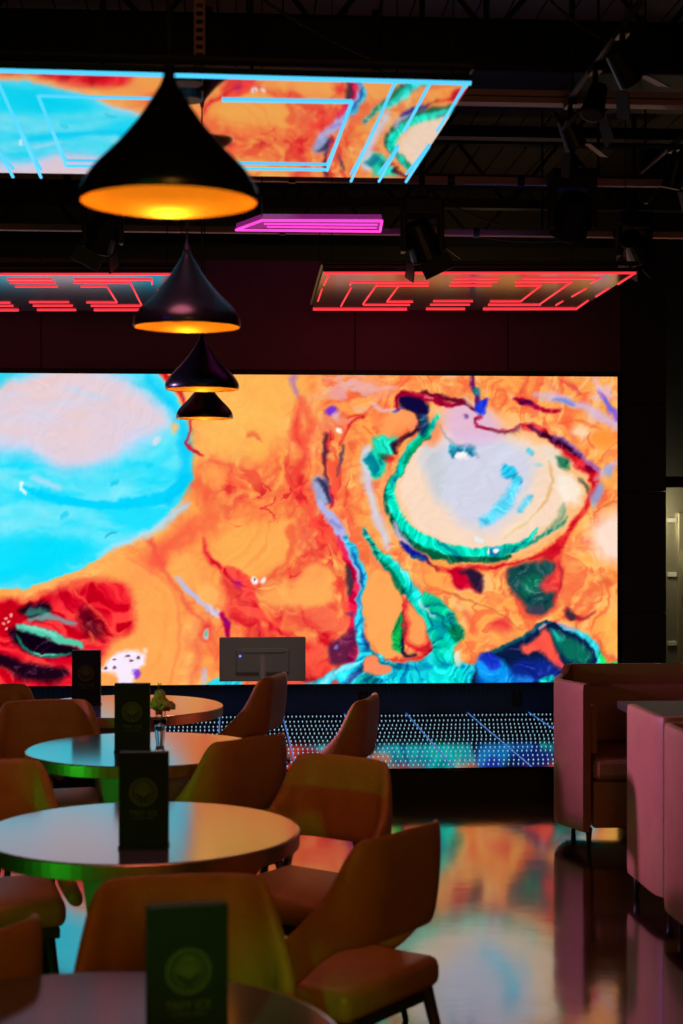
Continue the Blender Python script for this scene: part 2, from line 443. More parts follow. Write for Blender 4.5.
    G([(-5, 366), (8, 366), (16, 374), (0, 384), (-10, 384)], (30, 215, 240), 3, .8)
    S([(66, 388), (85, 396), (110, 400)], (190, 220, 245), 4, 3, .6)
    S([(24, 483), (20, 490), (25, 499)], (245, 250, 255), 3, .8, .9)
    S([(32, 478), (50, 486), (62, 488)], (205, 222, 250), 5, 2.5, .7)
    O(114, 483, 4, (0, 205, 235), 3, 1.5, .7); O(64, 516, 5, (0, 205, 240), 3, 1.5, .6); O(148, 463, 3, (10, 205, 235), 2.5, 1.5, .6)
    O(154, 438, 3.5, (225, 225, 235), 3.5, 1.5, .8); O(176, 428, 4, (250, 190, 120), 7, 2, .8)
    S([(106, 540), (112, 535), (118, 534)], (20, 150, 190), 1.6, .8, .7)
    S([(163, 366), (172, 384), (184, 398), (192, 424), (189, 442), (193, 452), (201, 458)], (214, 20, 52), [3, 5, 3, 2, 3, 5, 2], 1.3, .95)
    S([(163, 372), (170, 380)], (240, 40, 40), 6, 1.5, .9)
    # --- red eye, bottom left
    G([(-170, 600), (0, 602), (45, 592), (85, 580), (118, 578), (130, 592), (134, 615), (134, 632), (112, 642), (98, 660), (70, 690),
       (-170, 690)], (238, 24, 44), 5)
    G([(100, 575), (128, 560), (155, 568), (176, 592), (184, 630), (172, 690), (90, 690), (108, 652), (134, 636), (134, 600), (120, 582)], (255, 168, 84), 4, .85)
    S([(20, 598), (60, 592), (100, 578)], (255, 120, 66), 5, 4, .8)
    S([(128, 560), (158, 572), (176, 600), (180, 640), (170, 690)], (250, 110, 66), 2.5, 2.5, .6)
    S([(146, 575), (166, 605), (160, 650), (140, 690)], (255, 150, 70), 3, 3, .5)
    G([(18, 612), (28, 603), (48, 604), (50, 616), (34, 622)], (24, 4, 18), 3)
    G([(80, 608), (94, 612), (104, 636), (92, 640), (82, 626)], (60, 0, 16), 6, .75)
    G([(8, 632), (24, 628), (50, 638), (74, 648), (72, 656), (48, 656), (24, 648)], (14, 0, 18), 3)
    G([(-170, 628), (-40, 640), (0, 652), (30, 662), (62, 668), (68, 676), (52, 682), (20, 680), (0, 668), (-60, 670), (-170, 660)], (16, 2, 20), 4, .95)
    S([(-30, 655), (10, 652), (45, 660), (72, 662)], (236, 10, 40), 3, 2, .8)
    G([(52, 592), (84, 592), (72, 610), (52, 606)], (226, 20, 46), 5, .6)
    S([(26, 615), (38, 612), (48, 618)], (40, 120, 105), 8, 2.5, .9)
    S([(28, 622), (50, 618), (76, 624)], (128, 156, 156), [3, 6, 3], 1.5, .9)
    S([(18, 627), (44, 634), (80, 645)], (84, 205, 172), [4, 8, 7], 1.4)
    S([(22, 627), (40, 631), (56, 637)], (150, 232, 215), 2.5, 1.2, .8)
    S([(16, 634), (30, 648), (52, 656), (70, 654)], (30, 128, 105), 3, 1.2)
    S([(36, 649), (44, 653), (58, 655)], (120, 230, 205), 1.5, .8)
    S([(72, 588), (96, 612), (116, 640)], (250, 84, 58), 3, 1.5, .9)
    S([(88, 630), (94, 644)], (250, 100, 60), 2.5, 1.2, .8)
    for a_, b_ in ((4, 618), (7, 622), (2, 625), (9, 616), (6, 630)): O(a_, b_, 1.3, (240, 190, 160), 1.3, .8)
    # --- white splash
    G([(98, 672), (106, 662), (116, 654), (130, 652), (144, 656), (144, 664), (138, 672), (132, 690), (120, 690), (116, 676)], (250, 236, 252), 2.5)
    O(144, 651, 2.5, (255, 230, 210), 3, 1.5, .8)
    O(137, 676, 3, (130, 50, 220), 5, 1.5, .9)
    for a_, b_ in ((103, 669), (115, 662), (114, 670), (127, 658), (131, 663), (138, 659)):
        O(a_, b_, 1.7, (70, 10, 40), 1.4, .8, .9)
    # --- middle swirl
    G([(212, 548), (226, 532), (262, 524), (292, 520), (298, 540), (290, 562), (272, 578), (252, 582), (232, 572), (216, 562)], (255, 176, 84), 5, .85)
    G([(168, 560), (182, 552), (196, 562), (206, 582), (196, 594), (176, 580)], (255, 176, 88), 6, .7)
    G([(248, 596), (270, 588), (300, 584), (330, 590), (332, 600), (300, 606), (268, 606)], (255, 178, 88), 5, .85)
    G([(194, 596), (206, 584), (217, 590), (216, 604), (204, 608)], (255, 182, 96), 3, .9)
    G([(296, 580), (312, 562), (332, 570), (334, 592), (318, 604), (300, 604)], (255, 172, 88), 4, .85)
    S([(205, 540), (208, 556), (222, 570), (238, 576), (248, 588), (256, 606), (268, 624), (290, 634)], (240, 36, 50), [2, 6, 7, 12, 10, 6, 6, 3], 2.5, .9)
    G([(222, 576), (240, 572), (248, 586), (252, 604), (244, 622), (228, 616), (226, 596)], (244, 56, 56), 4, .8)
    S([(237, 582), (240, 584)], (170, 10, 110), 6, 3, .8)
    S([(252, 606), (256, 622), (262, 640)], (230, 26, 56), 4, 2, .7)
    S([(274, 576), (288, 562), (294, 544), (292, 530)], (244, 84, 56), [2, 4, 7, 10], 2, .7)
    S([(176, 576), (186, 590), (200, 604), (214, 612)], (190, 190, 232), [3, 6, 4, 5], 1.6, .95)
    S([(205, 604), (218, 616), (216, 608)], (225, 215, 240), 3, 1.4, .8)
    S([(220, 612), (227, 624), (228, 642)], (196, 0, 84), [4, 7, 5], 1.5)
    S([(225, 616), (229, 626)], (90, 10, 140), 3, 1.5, .7)
    S([(150, 540), (158, 556), (176, 588), (186, 606), (200, 620)], (240, 70, 64), [6, 4, 3, 4, 2], 2.5, .7)
    O(206, 630, 7, (246, 70, 60), 10, 3, .8); O(206, 632, 3.2, (190, 215, 205), 6, 1.5, .9); O(206, 631, 1.6, (70, 180, 160), 3, 1, .8)
    S([(204, 668), (203, 688)], (190, 190, 225), 4, 1.5, .8)
    S([(196, 640), (198, 660), (192, 690)], (242, 70, 58), 6, 4, .5)
    G([(210, 680), (238, 678), (240, 690), (210, 690)], (40, 215, 230), 1.5)
    O(256, 581, 4, (255, 250, 250), 3, 1, .95); O(265, 581, 3, (255, 240, 235), 2.6, 1, .95); O(256, 580, 1.2, (60, 60, 90), 1, .6)
    G([(286, 612), (302, 612), (320, 622), (312, 632), (294, 628)], (236, 32, 48), 5, .6)
    G([(306, 610), (326, 606), (338, 618), (350, 624), (342, 634), (318, 630)], (252, 116, 78), 4, .7)
    G([(290, 640), (320, 648), (334, 668), (318, 688), (280, 688)], (244, 58, 54), 5, .7)
    S([(290, 652), (300, 676), (320, 684)], (150, 0, 30), 5, 3, .8)
    # --- right-of-centre, dark smudges
    S([(326, 434), (324, 450), (323, 466), (326, 482)], (74, 22, 52), [3, 5, 3, 4], 1.8, .9)
    S([(328, 430), (330, 438), (326, 446)], (214, 20, 40), 3, 1.6, .8)
    S([(342, 444), (341, 458), (338, 474)], (80, 48, 84), [2, 5, 2], 1.5, .85)
    S([(338, 444), (350, 424), (364, 416), (348, 417)], (228, 48, 44), [2, 3, 4, 1], 1.3, .85)
    S([(336, 462), (344, 480), (350, 500)], (246, 96, 58), 4, 3, .5)
    O(332, 412, 5.5, (110, 40, 225), 4, 2, .9); O(337, 416, 4, (214, 200, 235), 3, 2, .7)
    O(338, 430, 2.6, (255, 250, 240), 2.4, 1)
    G([(352, 376), (380, 380), (390, 392), (378, 398), (360, 388)], (246, 160, 150), 5, .5)
    S([(370, 402), (385, 410), (400, 413)], (232, 205, 225), 4, 2.5, .8)
    G([(312, 478), (324, 480), (333, 498), (322, 506), (314, 494)], (150, 175, 226), 3, .9)
    S([(316, 480), (326, 488), (331, 500)], (40, 36, 70), [3, 7, 4], 2, .9)
    S([(330, 486), (334, 498), (331, 508)], (205, 10, 60), 3, 1.2, .8)
    S([(300, 480), (304, 500), (318, 520)], (240, 50, 48), [5, 4, 2], 2, .8)
    G([(384, 470), (398, 500), (398, 540), (376, 520)], (255, 190, 130), 6, .5)
    # --- the crimson / blue river
    S([(320, 502), (332, 520), (344, 540), (352, 560), (358, 585), (357, 612), (354, 640), (359, 664)], (178, 184, 236), [5, 9, 8, 7, 4, 3, 3, 3], 1.5)
    S([(328, 520), (340, 528)], (120, 110, 200), 3, 2, .7)
    S([(339, 536), (348, 562), (355, 590), (351, 620), (352, 645), (350, 664)], (230, 0, 66), [2, 7, 8, 8, 10, 8], 1.5)
    S([(346, 566), (349, 580), (352, 592)], (50, 46, 60), [4, 9, 3], 2, .9)
    G([(340, 640), (352, 628), (356, 646), (346, 664), (332, 664), (330, 648)], (84, 20, 66), 3, .9)
    O(338, 650, 2, (120, 140, 220), 2, 1, .8); O(349, 614, 2.4, (90, 70, 120), 3, 1.4, .7)
    S([(346, 536), (354, 554), (363, 574), (364, 594), (358, 614), (358, 634), (364, 654), (356, 668)], (30, 196, 232), [4, 6, 8, 9, 8, 9, 12, 8], 1.5)
    S([(352, 552), (360, 570), (362, 586)], (14, 60, 150), 3, 1.4, .85)
    S([(360, 596), (359, 612)], (120, 222, 245), 3, 1.2, .8)
    S([(359, 630), (366, 646), (360, 660)], (10, 60, 130), 4, 1.6, .9)
    # --- lower cyan basin
    G([(312, 690), (322, 680), (344, 666), (362, 652), (376, 654), (400, 662), (424, 658), (438, 646), (452, 654), (470, 664), (482, 662),
       (500, 668), (548, 682), (548, 690)], (20, 206, 226), 1.5)
    bn = fbm(p.X / 9, p.Y / 6, 90, 4)
    mk = np.clip((p.Y - 650) / 10, 0, 1) * np.clip((p.X - 325) / 20, 0, 1) * np.clip((492 - p.X) / 10, 0, 1)
    tealish = (p.C[..., 2] > .75) & (p.C[..., 0] < .3)
    p.comp(np.clip((bn - .54) * 7, 0, 1) * mk * tealish * .75, (0, 90, 150))
    p.comp(np.clip((.45 - bn) * 7, 0, 1) * mk * tealish * .7, (60, 235, 235))
    S([(318, 688), (340, 672), (358, 660)], (130, 222, 244), 5, 1.6, .9)
    S([(346, 684), (356, 672), (368, 658)], (8, 40, 100), 5, 1.8, .9)
    S([(330, 690), (338, 682)], (244, 60, 60), 6, 1.4, .9)
    # --- orange teardrops
    G([(370, 574), (382, 566), (392, 582), (402, 598), (402, 620), (398, 652), (410, 658), (392, 662), (376, 652), (366, 632), (362, 606)], (255, 168, 88), 1.5)
    S([(402, 596), (404, 612), (400, 630), (394, 652)], (228, 40, 46), 3, 1.2, .9)
    G([(402, 612), (405, 630), (400, 654), (391, 650), (393, 634)], (10, 176, 76), 1.3)
    S([(404, 612), (405, 636), (402, 654), (418, 656)], (16, 24, 50), [2, 4, 5, 2], 1.2)
    G([(407, 596), (416, 604), (426, 620), (434, 638), (433, 652), (420, 654), (408, 646), (404, 630), (404, 610)], (240, 56, 54), 1.3)
    G([(408, 606), (414, 608), (424, 624), (428, 640), (420, 648), (411, 642), (407, 626)], (255, 160, 86), 2.5)
    S([(433, 652), (420, 658), (404, 660), (386, 660)], (240, 60, 48), 4, 1.2, .9)
    S([(426, 656), (434, 648), (434, 634)], (60, 10, 40), 2, 1, .8)
    S([(368, 650), (380, 662), (404, 668), (430, 664)], (8, 100, 120), 4, 1.4, .9)
    G([(364, 658), (374, 656), (380, 664), (392, 668), (386, 674), (368, 672), (362, 668)], (255, 138, 92), 1.4)
    G([(362, 672), (376, 676), (376, 690), (358, 690)], (0, 130, 124), 3, .8)
    S([(400, 664), (420, 667), (438, 664)], (16, 50, 160), 4, 1.4, .8)
    # --- teal river from upper left
    S([(368, 450), (366, 475), (372, 505), (384, 535), (388, 548)], (212, 216, 240), [8, 10, 8, 9, 4], 3, .85)
    S([(360, 524), (366, 542), (380, 566), (398, 582), (412, 596)], (255, 134, 84), [2, 5, 6, 5, 3], 1.5, .9)
    S([(362, 526), (370, 545), (386, 562), (400, 578), (414, 596), (426, 616), (436, 636), (444, 660), (448, 690)], (0, 200, 172), [2, 6, 11, 12, 12, 12, 12, 22, 40], 1.5)
    S([(366, 540), (380, 560), (396, 580), (402, 592)], (0, 96, 62), [1, 3, 6, 6], 1.4, .85)
    S([(386, 556), (404, 572), (416, 590), (424, 612)], (20, 230, 232), 4, 2, .9)
    G([(424, 592), (440, 600), (452, 612), (464, 630), (460, 640), (450, 648), (440, 642), (430, 622), (422, 604)], (0, 196, 150), 2)
    G([(452, 626), (460, 622), (466, 630), (462, 640), (452, 640)], (0, 120, 76), 2, .9)
    S([(428, 610), (442, 618), (456, 624)], (0, 120, 150), 2.5, 1.4, .8)
    S([(420, 600), (428, 612), (434, 616)], (205, 222, 232), 2.5, 1.2, .8)
    S([(432, 618), (444, 636), (452, 646)], (0, 224, 220), 7, 3, .7)
    O(457, 658, 4, (225, 235, 210), 7, 1.5, .9); S([(452, 652), (456, 672)], (0, 110, 90), 2, 1, .8)
    G([(400, 668), (440, 660), (470, 672), (468, 690), (400, 690)], (10, 226, 232), 4, .65)
    S([(476, 676), (490, 678), (488, 690)], (10, 60, 120), 5, 1.5, .8)
    # --- ring: lavender bowl with teal rim
    G([(440, 404), (470, 404), (500, 412), (540, 436), (570, 452), (588, 478), (580, 510), (556, 538), (520, 556), (470, 560), (420, 548),
       (394, 516), (390, 480), (402, 452), (424, 432)], (254, 190, 128), 4)
    G([(424, 440), (436, 436), (450, 428), (490, 436), (528, 438), (552, 452), (566, 470), (570, 494), (556, 520), (530, 540), (490, 550),
       (448, 546), (418, 532), (402, 508), (398, 484), (406, 458)], (250, 218, 192), 5)
    G([(420, 456), (440, 442), (462, 440), (500, 438), (528, 452), (532, 480), (516, 508), (492, 530), (462, 524), (440, 500), (428, 476)], (212, 214, 232), 8)
    G([(424, 450), (438, 450), (448, 478), (440, 500), (428, 480)], (196, 204, 206), 7, .6)
    G([(448, 408), (470, 402), (498, 418), (500, 438), (470, 446), (448, 434)], (226, 186, 224), 6, .85)
    G([(400, 412), (424, 420), (440, 416), (440, 436), (424, 446), (414, 436)], (252, 140, 90), 4, .85)
    S([(442, 424), (446, 438), (456, 444), (474, 448), (476, 456)], (120, 130, 180), 2, 1.8, .6)
    G([(448, 444), (460, 446), (476, 450), (468, 456), (452, 456)], (20, 150, 170), 1.8, .9)
    O(463, 455, 7, (255, 244, 246), 4, 1.5)
    O(464, 419, 2, (120, 60, 150), 3, 1.2, .8)
    S([(502, 468), (512, 474)], (40, 200, 238), 11, 2); O(516, 479, 5, (0, 170, 190), 4, 2, .9)
    S([(516, 482), (508, 500), (496, 514), (484, 522)], (84, 208, 240), [8, 10, 9, 8], 3)
    S([(516, 510), (524, 502), (533, 496)], (96, 206, 236), 6, 1.8, .9); O(529, 451, 4, (70, 200, 226), 4, 1.8, .85); O(538, 466, 5, (160, 215, 228), 2.5, 1.6, .8)
    S([(548, 460), (552, 480), (544, 504), (522, 524), (504, 536)], (226, 172, 96), 2.5, 1.5, .8)
    S([(505, 538), (516, 526), (536, 514)], (250, 235, 200), 6, 4, .6)
    G([(556, 478), (572, 474), (582, 488), (578, 504), (562, 500)], (252, 238, 220), 3, .9)
    G([(540, 446), (552, 446), (562, 458), (552, 464)], (236, 222, 204), 3, .8); G([(556, 456), (568, 458), (570, 468), (560, 466)], (20, 120, 80), 2, .9)
    S([(564, 504), (558, 520), (546, 534)], (60, 150, 110), 4, 2.5, .7)
    # teal rim
    S([(426, 436), (408, 452), (397, 470), (390, 490), (389, 508), (396, 524), (412, 542), (432, 553), (462, 559), (492, 558), (510, 556)], (6, 96, 62),
      [5, 7, 8, 8, 8, 10, 10, 10, 9, 8, 4], 1.2)
    S([(440, 414), (434, 426), (420, 438), (406, 454), (396, 472), (392, 494), (396, 512), (408, 530), (426, 543), (450, 550), (478, 551), (502, 549), (524, 543), (536, 530)],
      (0, 224, 186), [3, 5, 7, 7, 7, 8, 10, 10, 11, 11, 10, 12, 6, 2], 1.2)
    S([(434, 424), (416, 444), (402, 462)], (0, 150, 84), 4, 1.2, .8)
    S([(500, 552), (520, 546), (552, 532), (566, 516)], (0, 150, 130), [8, 5, 3, 2], 1.5, .8)
    O(494, 549, 6, (20, 130, 190), 5, 2, .9); O(495, 549, 3.4, (250, 252, 255), 3.2, .8); S([(488, 546), (488, 553)], (245, 250, 255), 1.6, .7); O(480, 538, 5, (225, 240, 250), 2, 1)
    # teal patch left of the rim
    G([(376, 438), (388, 433), (398, 436), (394, 450), (386, 458), (384, 472), (374, 480), (366, 470), (364, 458), (374, 450)], (20, 214, 178), 2)
    O(387, 458, 5, (214, 34, 40), 5, 2, .95); O(382, 456, 3, (20, 90, 60), 3, 1.5, .8)
    S([(372, 446), (364, 458), (366, 474)], (210, 226, 240), 4, 2, .7)
    # dark hook above the ring
    S([(416, 412), (424, 424), (412, 434), (398, 440), (395, 452)], (44, 16, 40), [6, 7, 4, 6, 4], 1.5, .95)
    S([(398, 440), (404, 434)], (200, 40, 50), 3, 1.5, .6)
    S([(424, 412), (427, 424), (420, 436)], (6, 66, 100), [7, 9, 5], 2, .95)
    G([(398, 396), (412, 396), (428, 404), (430, 414), (416, 414), (402, 410)], (16, 8, 60), 1.8)
    S([(398, 410), (396, 400), (400, 393), (416, 397), (440, 402), (452, 405), (462, 404)], (176, 0, 52), [3, 3, 5, 6, 7, 4, 3], 1.3)
    S([(420, 394), (440, 397), (462, 402), (474, 410)], (110, 6, 40), [3, 4, 6, 3], 1.2)
    S([(425, 398), (434, 400)], (250, 120, 130), 3, 1, .8)
    S([(400, 412), (394, 413), (404, 409)], (50, 70, 190), 2.5, 1.2, .9)
    G([(380, 418), (404, 414), (414, 420), (404, 430), (388, 434)], (255, 158, 88), 3, .8)
    S([(471, 372), (471, 386), (475, 396), (478, 408)], (96, 20, 96), [4, 4, 5, 5], 1.4)
    O(474, 391, 4, (20, 110, 120), 4, 1.6, .95); G([(476, 402), (486, 398), (487, 406), (482, 414), (475, 412)], (24, 56, 220), 1.6)
    S([(462, 398), (470, 406)], (250, 205, 200), 4, 2, .6)
    S([(480, 416), (474, 423), (484, 428), (504, 430), (524, 426)], (176, 10, 66), [3, 3, 4, 4, 1], 1.3)
    S([(488, 430), (508, 431), (520, 428)], (130, 110, 110), 3, 2, .7)
    # upper right
    S([(529, 374), (522, 388), (514, 398)], (240, 60, 50), 4, 2.5, .7)
    S([(514, 398), (524, 402), (534, 404), (548, 410), (560, 411)], (196, 10, 56), [3, 9, 6, 5, 2], 1.5)
    S([(520, 403), (532, 402)], (60, 0, 70), 5, 1.6, .9)
    S([(536, 394), (556, 396), (572, 404), (592, 410), (617, 428)], (214, 186, 226), [3, 8, 7, 7, 9], 3, .85)
    S([(554, 398), (566, 402), (574, 405)], (110, 140, 232), 5, 2, .85)
    S([(596, 390), (606, 402), (617, 420)], (140, 90, 226), [3, 5, 7], 1.8, .9)
    S([(602, 398), (616, 414)], (80, 110, 230), 3, 1.6, .7)
    S([(590, 376), (598, 388), (612, 396)], (236, 190, 220), 4, 2.5, .7)
    S([(562, 382), (572, 386), (580, 394)], (228, 60, 70), 2.5, 1.4, .8); S([(548, 384), (560, 392)], (236, 120, 120), 2.5, 1.8, .6)
    S([(560, 424), (584, 422), (604, 432)], (240, 80, 52), 2.4, 2, .7)
    O(582, 433, 12, (254, 214, 176), 6, 4, .9); O(604, 440, 13, (255, 148, 56), 9, 4, .9); S([(592, 432), (588, 442), (596, 450)], (244, 84, 44), 2, 1.6, .8)
    # red/dark arc right of the bowl
    S([(524, 428), (536, 428), (552, 440), (570, 454), (584, 466), (593, 476)], (224, 28, 46), [4, 9, 7, 9, 11, 8], 1.8)
    S([(530, 427), (546, 436), (562, 446), (578, 456)], (50, 4, 38), [3, 6, 7, 4], 1.4)
    S([(552, 436), (568, 446), (580, 456), (596, 470)], (150, 96, 190), [2, 4, 3, 6], 1.6, .8)
    S([(584, 466), (592, 474), (592, 482)], (110, 0, 44), 5, 1.6, .9)
    S([(592, 476), (592, 492), (584, 508), (572, 524), (562, 542), (540, 556), (508, 564), (470, 569), (436, 568)], (236, 44, 44), [8, 5, 5, 6, 10, 4, 3, 5, 2], 1.6, .95)
    S([(580, 478), (586, 486), (588, 494)], (40, 60, 50), 3, 1.4, .8)
    S([(594, 478), (612, 468), (619, 464)], (216, 180, 206), 7, 3, .8); O(608, 472, 5, (150, 168, 226), 6, 2.5, .8)
    G([(596, 482), (602, 486), (598, 500), (590, 506), (592, 492)], (140, 160, 220), 2.4, .85)
    S([(596, 510), (608, 504), (619, 502)], (220, 80, 40), 2.4, 1.6, .7)
    G([(590, 530), (604, 514), (626, 512), (628, 560), (606, 562), (592, 550)], (255, 222, 204), 8)
    # below the bowl
    S([(392, 520), (400, 536), (412, 552)], (204, 186, 228), 5, 2, .85)
    S([(400, 544), (410, 552), (420, 558), (430, 563)], (12, 22, 150), [4, 7, 6, 2], 1.4)
    S([(412, 556), (424, 561)], (10, 90, 140), 3, 1.2, .8)
    S([(426, 560), (440, 570)], (150, 20, 40), 3, 1.2, .7)
    G([(450, 570), (466, 571), (480, 573), (482, 584), (478, 590), (466, 586), (456, 588)], (226, 10, 52), 2.5)
    G([(458, 571), (481, 573), (482, 588), (472, 586), (466, 576)], (30, 22, 50), 2.5, .95)
    S([(440, 590), (466, 598), (494, 610), (522, 630)], (210, 90, 50), 1.6, 1, .7)
    S([(462, 610), (472, 618), (478, 632)], (246, 100, 66), 6, 3, .8); O(500, 625, 10, (240, 60, 60), 7, 4, .85)
    G([(506, 572), (516, 564), (536, 562), (552, 548), (564, 546), (562, 572), (558, 598), (550, 612), (534, 620), (520, 606), (511, 590)], (232, 46, 50), 4, .9)
    G([(509, 571), (520, 565), (538, 562), (556, 562), (552, 580), (554, 598), (546, 614), (534, 616), (522, 604), (512, 590)], (18, 74, 72), 2.6)
    G([(525, 580), (542, 574), (536, 592), (524, 598)], (10, 120, 84), 4, .8)
    G([(542, 582), (558, 572), (558, 588), (546, 594)], (244, 66, 62), 3, .95)
    O(538, 612, 8, (70, 60, 84), 6, 3, .8)
    S([(518, 604), (528, 616), (544, 618), (556, 606)], (244, 84, 54), 3, 2.4, .8)
    S([(562, 560), (561, 584), (552, 604)], (190, 30, 50), 2.5, 1.4, .8)
    S([(564, 609), (572, 616), (584, 617), (594, 612)], (190, 40, 50), [5, 7, 4, 2], 2); S([(566, 610), (574, 617)], (50, 40, 56), 6, 1.8, .9)
    O(606, 582, 8, (232, 90, 50), 3, 2.5, .8)
    S([(596, 590), (610, 584)], (240, 110, 60), 3, 2, .5)
    # bottom right, navy shell
    G([(478, 690), (476, 662), (496, 650), (516, 640), (530, 632), (546, 624), (566, 626), (586, 636), (598, 648), (602, 668), (600, 690)], (8, 26, 66), 1.5)
    S([(480, 660), (506, 646), (532, 632), (552, 624)], (0, 90, 110), 4, 1.4, .9)
    G([(476, 658), (500, 660), (512, 672), (520, 690), (480, 690)], (8, 150, 240), 3, .95)
    G([(478, 656), (494, 654), (500, 666), (488, 668)], (20, 40, 190), 2, .9)
    G([(512, 664), (545, 662), (566, 676), (560, 690), (520, 690)], (12, 40, 150), 4, .85)
    S([(516, 682), (532, 681)], (30, 140, 240), 5, 2, .85); S([(540, 684), (552, 678)], (10, 226, 196), 6, 1.8, .9)
    G([(552, 634), (572, 636), (590, 652), (588, 664), (570, 660), (556, 648)], (10, 108, 90), 3)
    S([(551, 632), (560, 642)], (20, 200, 180), 4, 1.8, .7)
    G([(518, 648), (534, 642), (546, 632), (552, 644), (558, 656), (566, 670), (552, 664), (540, 654), (524, 654)], (255, 88, 72), 2)
    S([(540, 632), (546, 628)], (240, 190, 200), 3, 1.2, .8); S([(556, 662), (566, 671)], (235, 60, 110), 3, 1, .8)
    S([(560, 626), (576, 630), (592, 642), (599, 656), (598, 672)], (40, 206, 220), [2, 4, 6, 7, 7], 1.4)
    S([(556, 623), (574, 628)], (205, 170, 225), 2, 1, .8)
    G([(600, 650), (608, 662), (625, 664), (625, 690), (600, 690), (598, 670)], (16, 205, 96), 1.6)
    S([(600, 640), (606, 656), (622, 662)], (226, 60, 40), 3, 2, .8)
    G([(602, 620), (625, 618), (625, 655), (608, 654)], (255, 186, 84), 5, .8)
    # ink never mixes evenly: streaks along the flow, stronger in the dark and teal inks
    st = fbm((wx2 + .6 * wy2) / 4.5, (wy2 - .6 * wx2) / 15, 95, 3) - .5
    teal = np.clip((p.C[..., 1] - p.C[..., 0]) * 1.6, 0, 1) * np.clip((X - 200) / 60, 0, 1)
    lum = p.C.mean(-1)
    dark = np.clip((.42 - lum) * 4, 0, 1)
    k = 1 + st * (.055 + .7 * teal)
    red = np.clip((p.C[..., 0] - p.C[..., 1] * 2.2 - .15) * 2, 0, 1) * np.clip((.5 - p.C[..., 2]) * 4, 0, 1)
    st2 = fbm((wx2 - 1.4 * wy2) / 16, (wy2 + .7 * wx2) / 40, 101, 3) - .5
    C = p.C * k[..., None]
    C = C + (np.clip(st2 * 5 - .3, -1, .8) * red)[..., None] * np.array([.16, .20, .08])
    C = C + (np.clip(st * 4 - .45, 0, 1) * dark * .7)[..., None] * np.array([.35, .2, .3])
    C = C + (np.clip(-st * 5 - .3, 0, 1) * teal * .35)[..., None] * np.array([-.2, -.5, .1])
    C = C + (np.clip(st * 5 - .5, 0, 1) * teal * .5)[..., None] * np.array([.25, .1, .15])
    return np.clip(C, 0, 1)
# ================================================================ the room
YW = 11.70                                 # screen wall
ST0, ST1, STZ = 9.19, YW, .17              # stage front, back, height
XL, XR, YF, YB, ZC = -5.2, 4.6, -3.2, 15.2, 4.6
struct('floor', bx2((XL, YF, -.12), (XR, YB, 0)), M['floor'])
struct('wall_left', bx2((XL - .15, YF, 0), (XL, YB, ZC)), M['side'])
struct('wall_right', bx2((XR, YF, 0), (XR + .15, YB, ZC)), M['side'])
struct('wall_front', bx2((XL, YF - .15, 0), (XR, YF, ZC)), M['side'])
struct('wall_back', bx2((XL, YB, 0), (XR, YB + .15, ZC)), M['rear'])
# roof deck with boards
bm = bmesh.new()
x = XL
while x < XR:
    w = min(.19, XR - x); box(bm, (x + w / 2, (YF + YB) / 2, ZC + .03 + .006 * random.random()), (w - .012, YB - YF, .06)); x += .19
box(bm, ((XL + XR) / 2, (YF + YB) / 2, ZC + .1), (XR - XL + .3, YB - YF + .3, .06))
struct('ceiling', bm, M['deck'])

# screen wall: plum cladding above the screen, black column at its right, navy panel below
scr_tl = on_y(-150, 374, YW - .05); scr_tr = on_y(617.3, 376.8, YW - .05); scr_b = on_y(530, 682.3, YW - .05)
SX0, SX1, SZ1, SZ0 = -3.62, scr_tr.x, scr_tr.z, scr_b.z
XC = on_y(664, 400, YW).x
WT = 3.5
bm = bmesh.new()
xs = [XL] + [on_y(px, 340, YW).x for px in (-330, -145, 41, 199, 355, 508)] + [on_y(622, 340, YW).x]
for a, b in zip(xs, xs[1:]): box(bm, ((a + b) / 2, YW + .1, (SZ1 + WT) / 2), (b - a - .006, .2, WT - SZ1 - .02))
struct('wall_screen_upper', bm, M['wall'], bevel=.003)
struct('wall_screen_lower', bx2((XL, YW, 0), (XC, YW + .2, SZ0 - .015)), M['upstage'])
struct('wall_screen_core', bx2((XL, YW + .06, SZ0 - .015), (SX1 + .02, YW + .2, SZ1 + .01)), M['black'])
bm = bmesh.new()
for z0, z1 in ((0, .9), (.905, 1.8), (1.805, 2.45), (2.455, WT)): box(bm, ((SX1 + .035 + XC) / 2, YW + .07, (z0 + z1) / 2), (XC - SX1 - .035, .26, z1 - z0))
struct('wall_screen_column', bm, M['column'], bevel=.003)
struct('trim_1', bx2((XL, YW - .03, SZ1 + .012), (SX1 + .035, YW - .001, SZ1 + .04)), M['black'])

struct('wall_blackout_upper', bx2((XC, 12.32, 1.93), (XR, 12.42, ZC)), M['black'])  # black sheet added to keep the space above the refrigerator dark

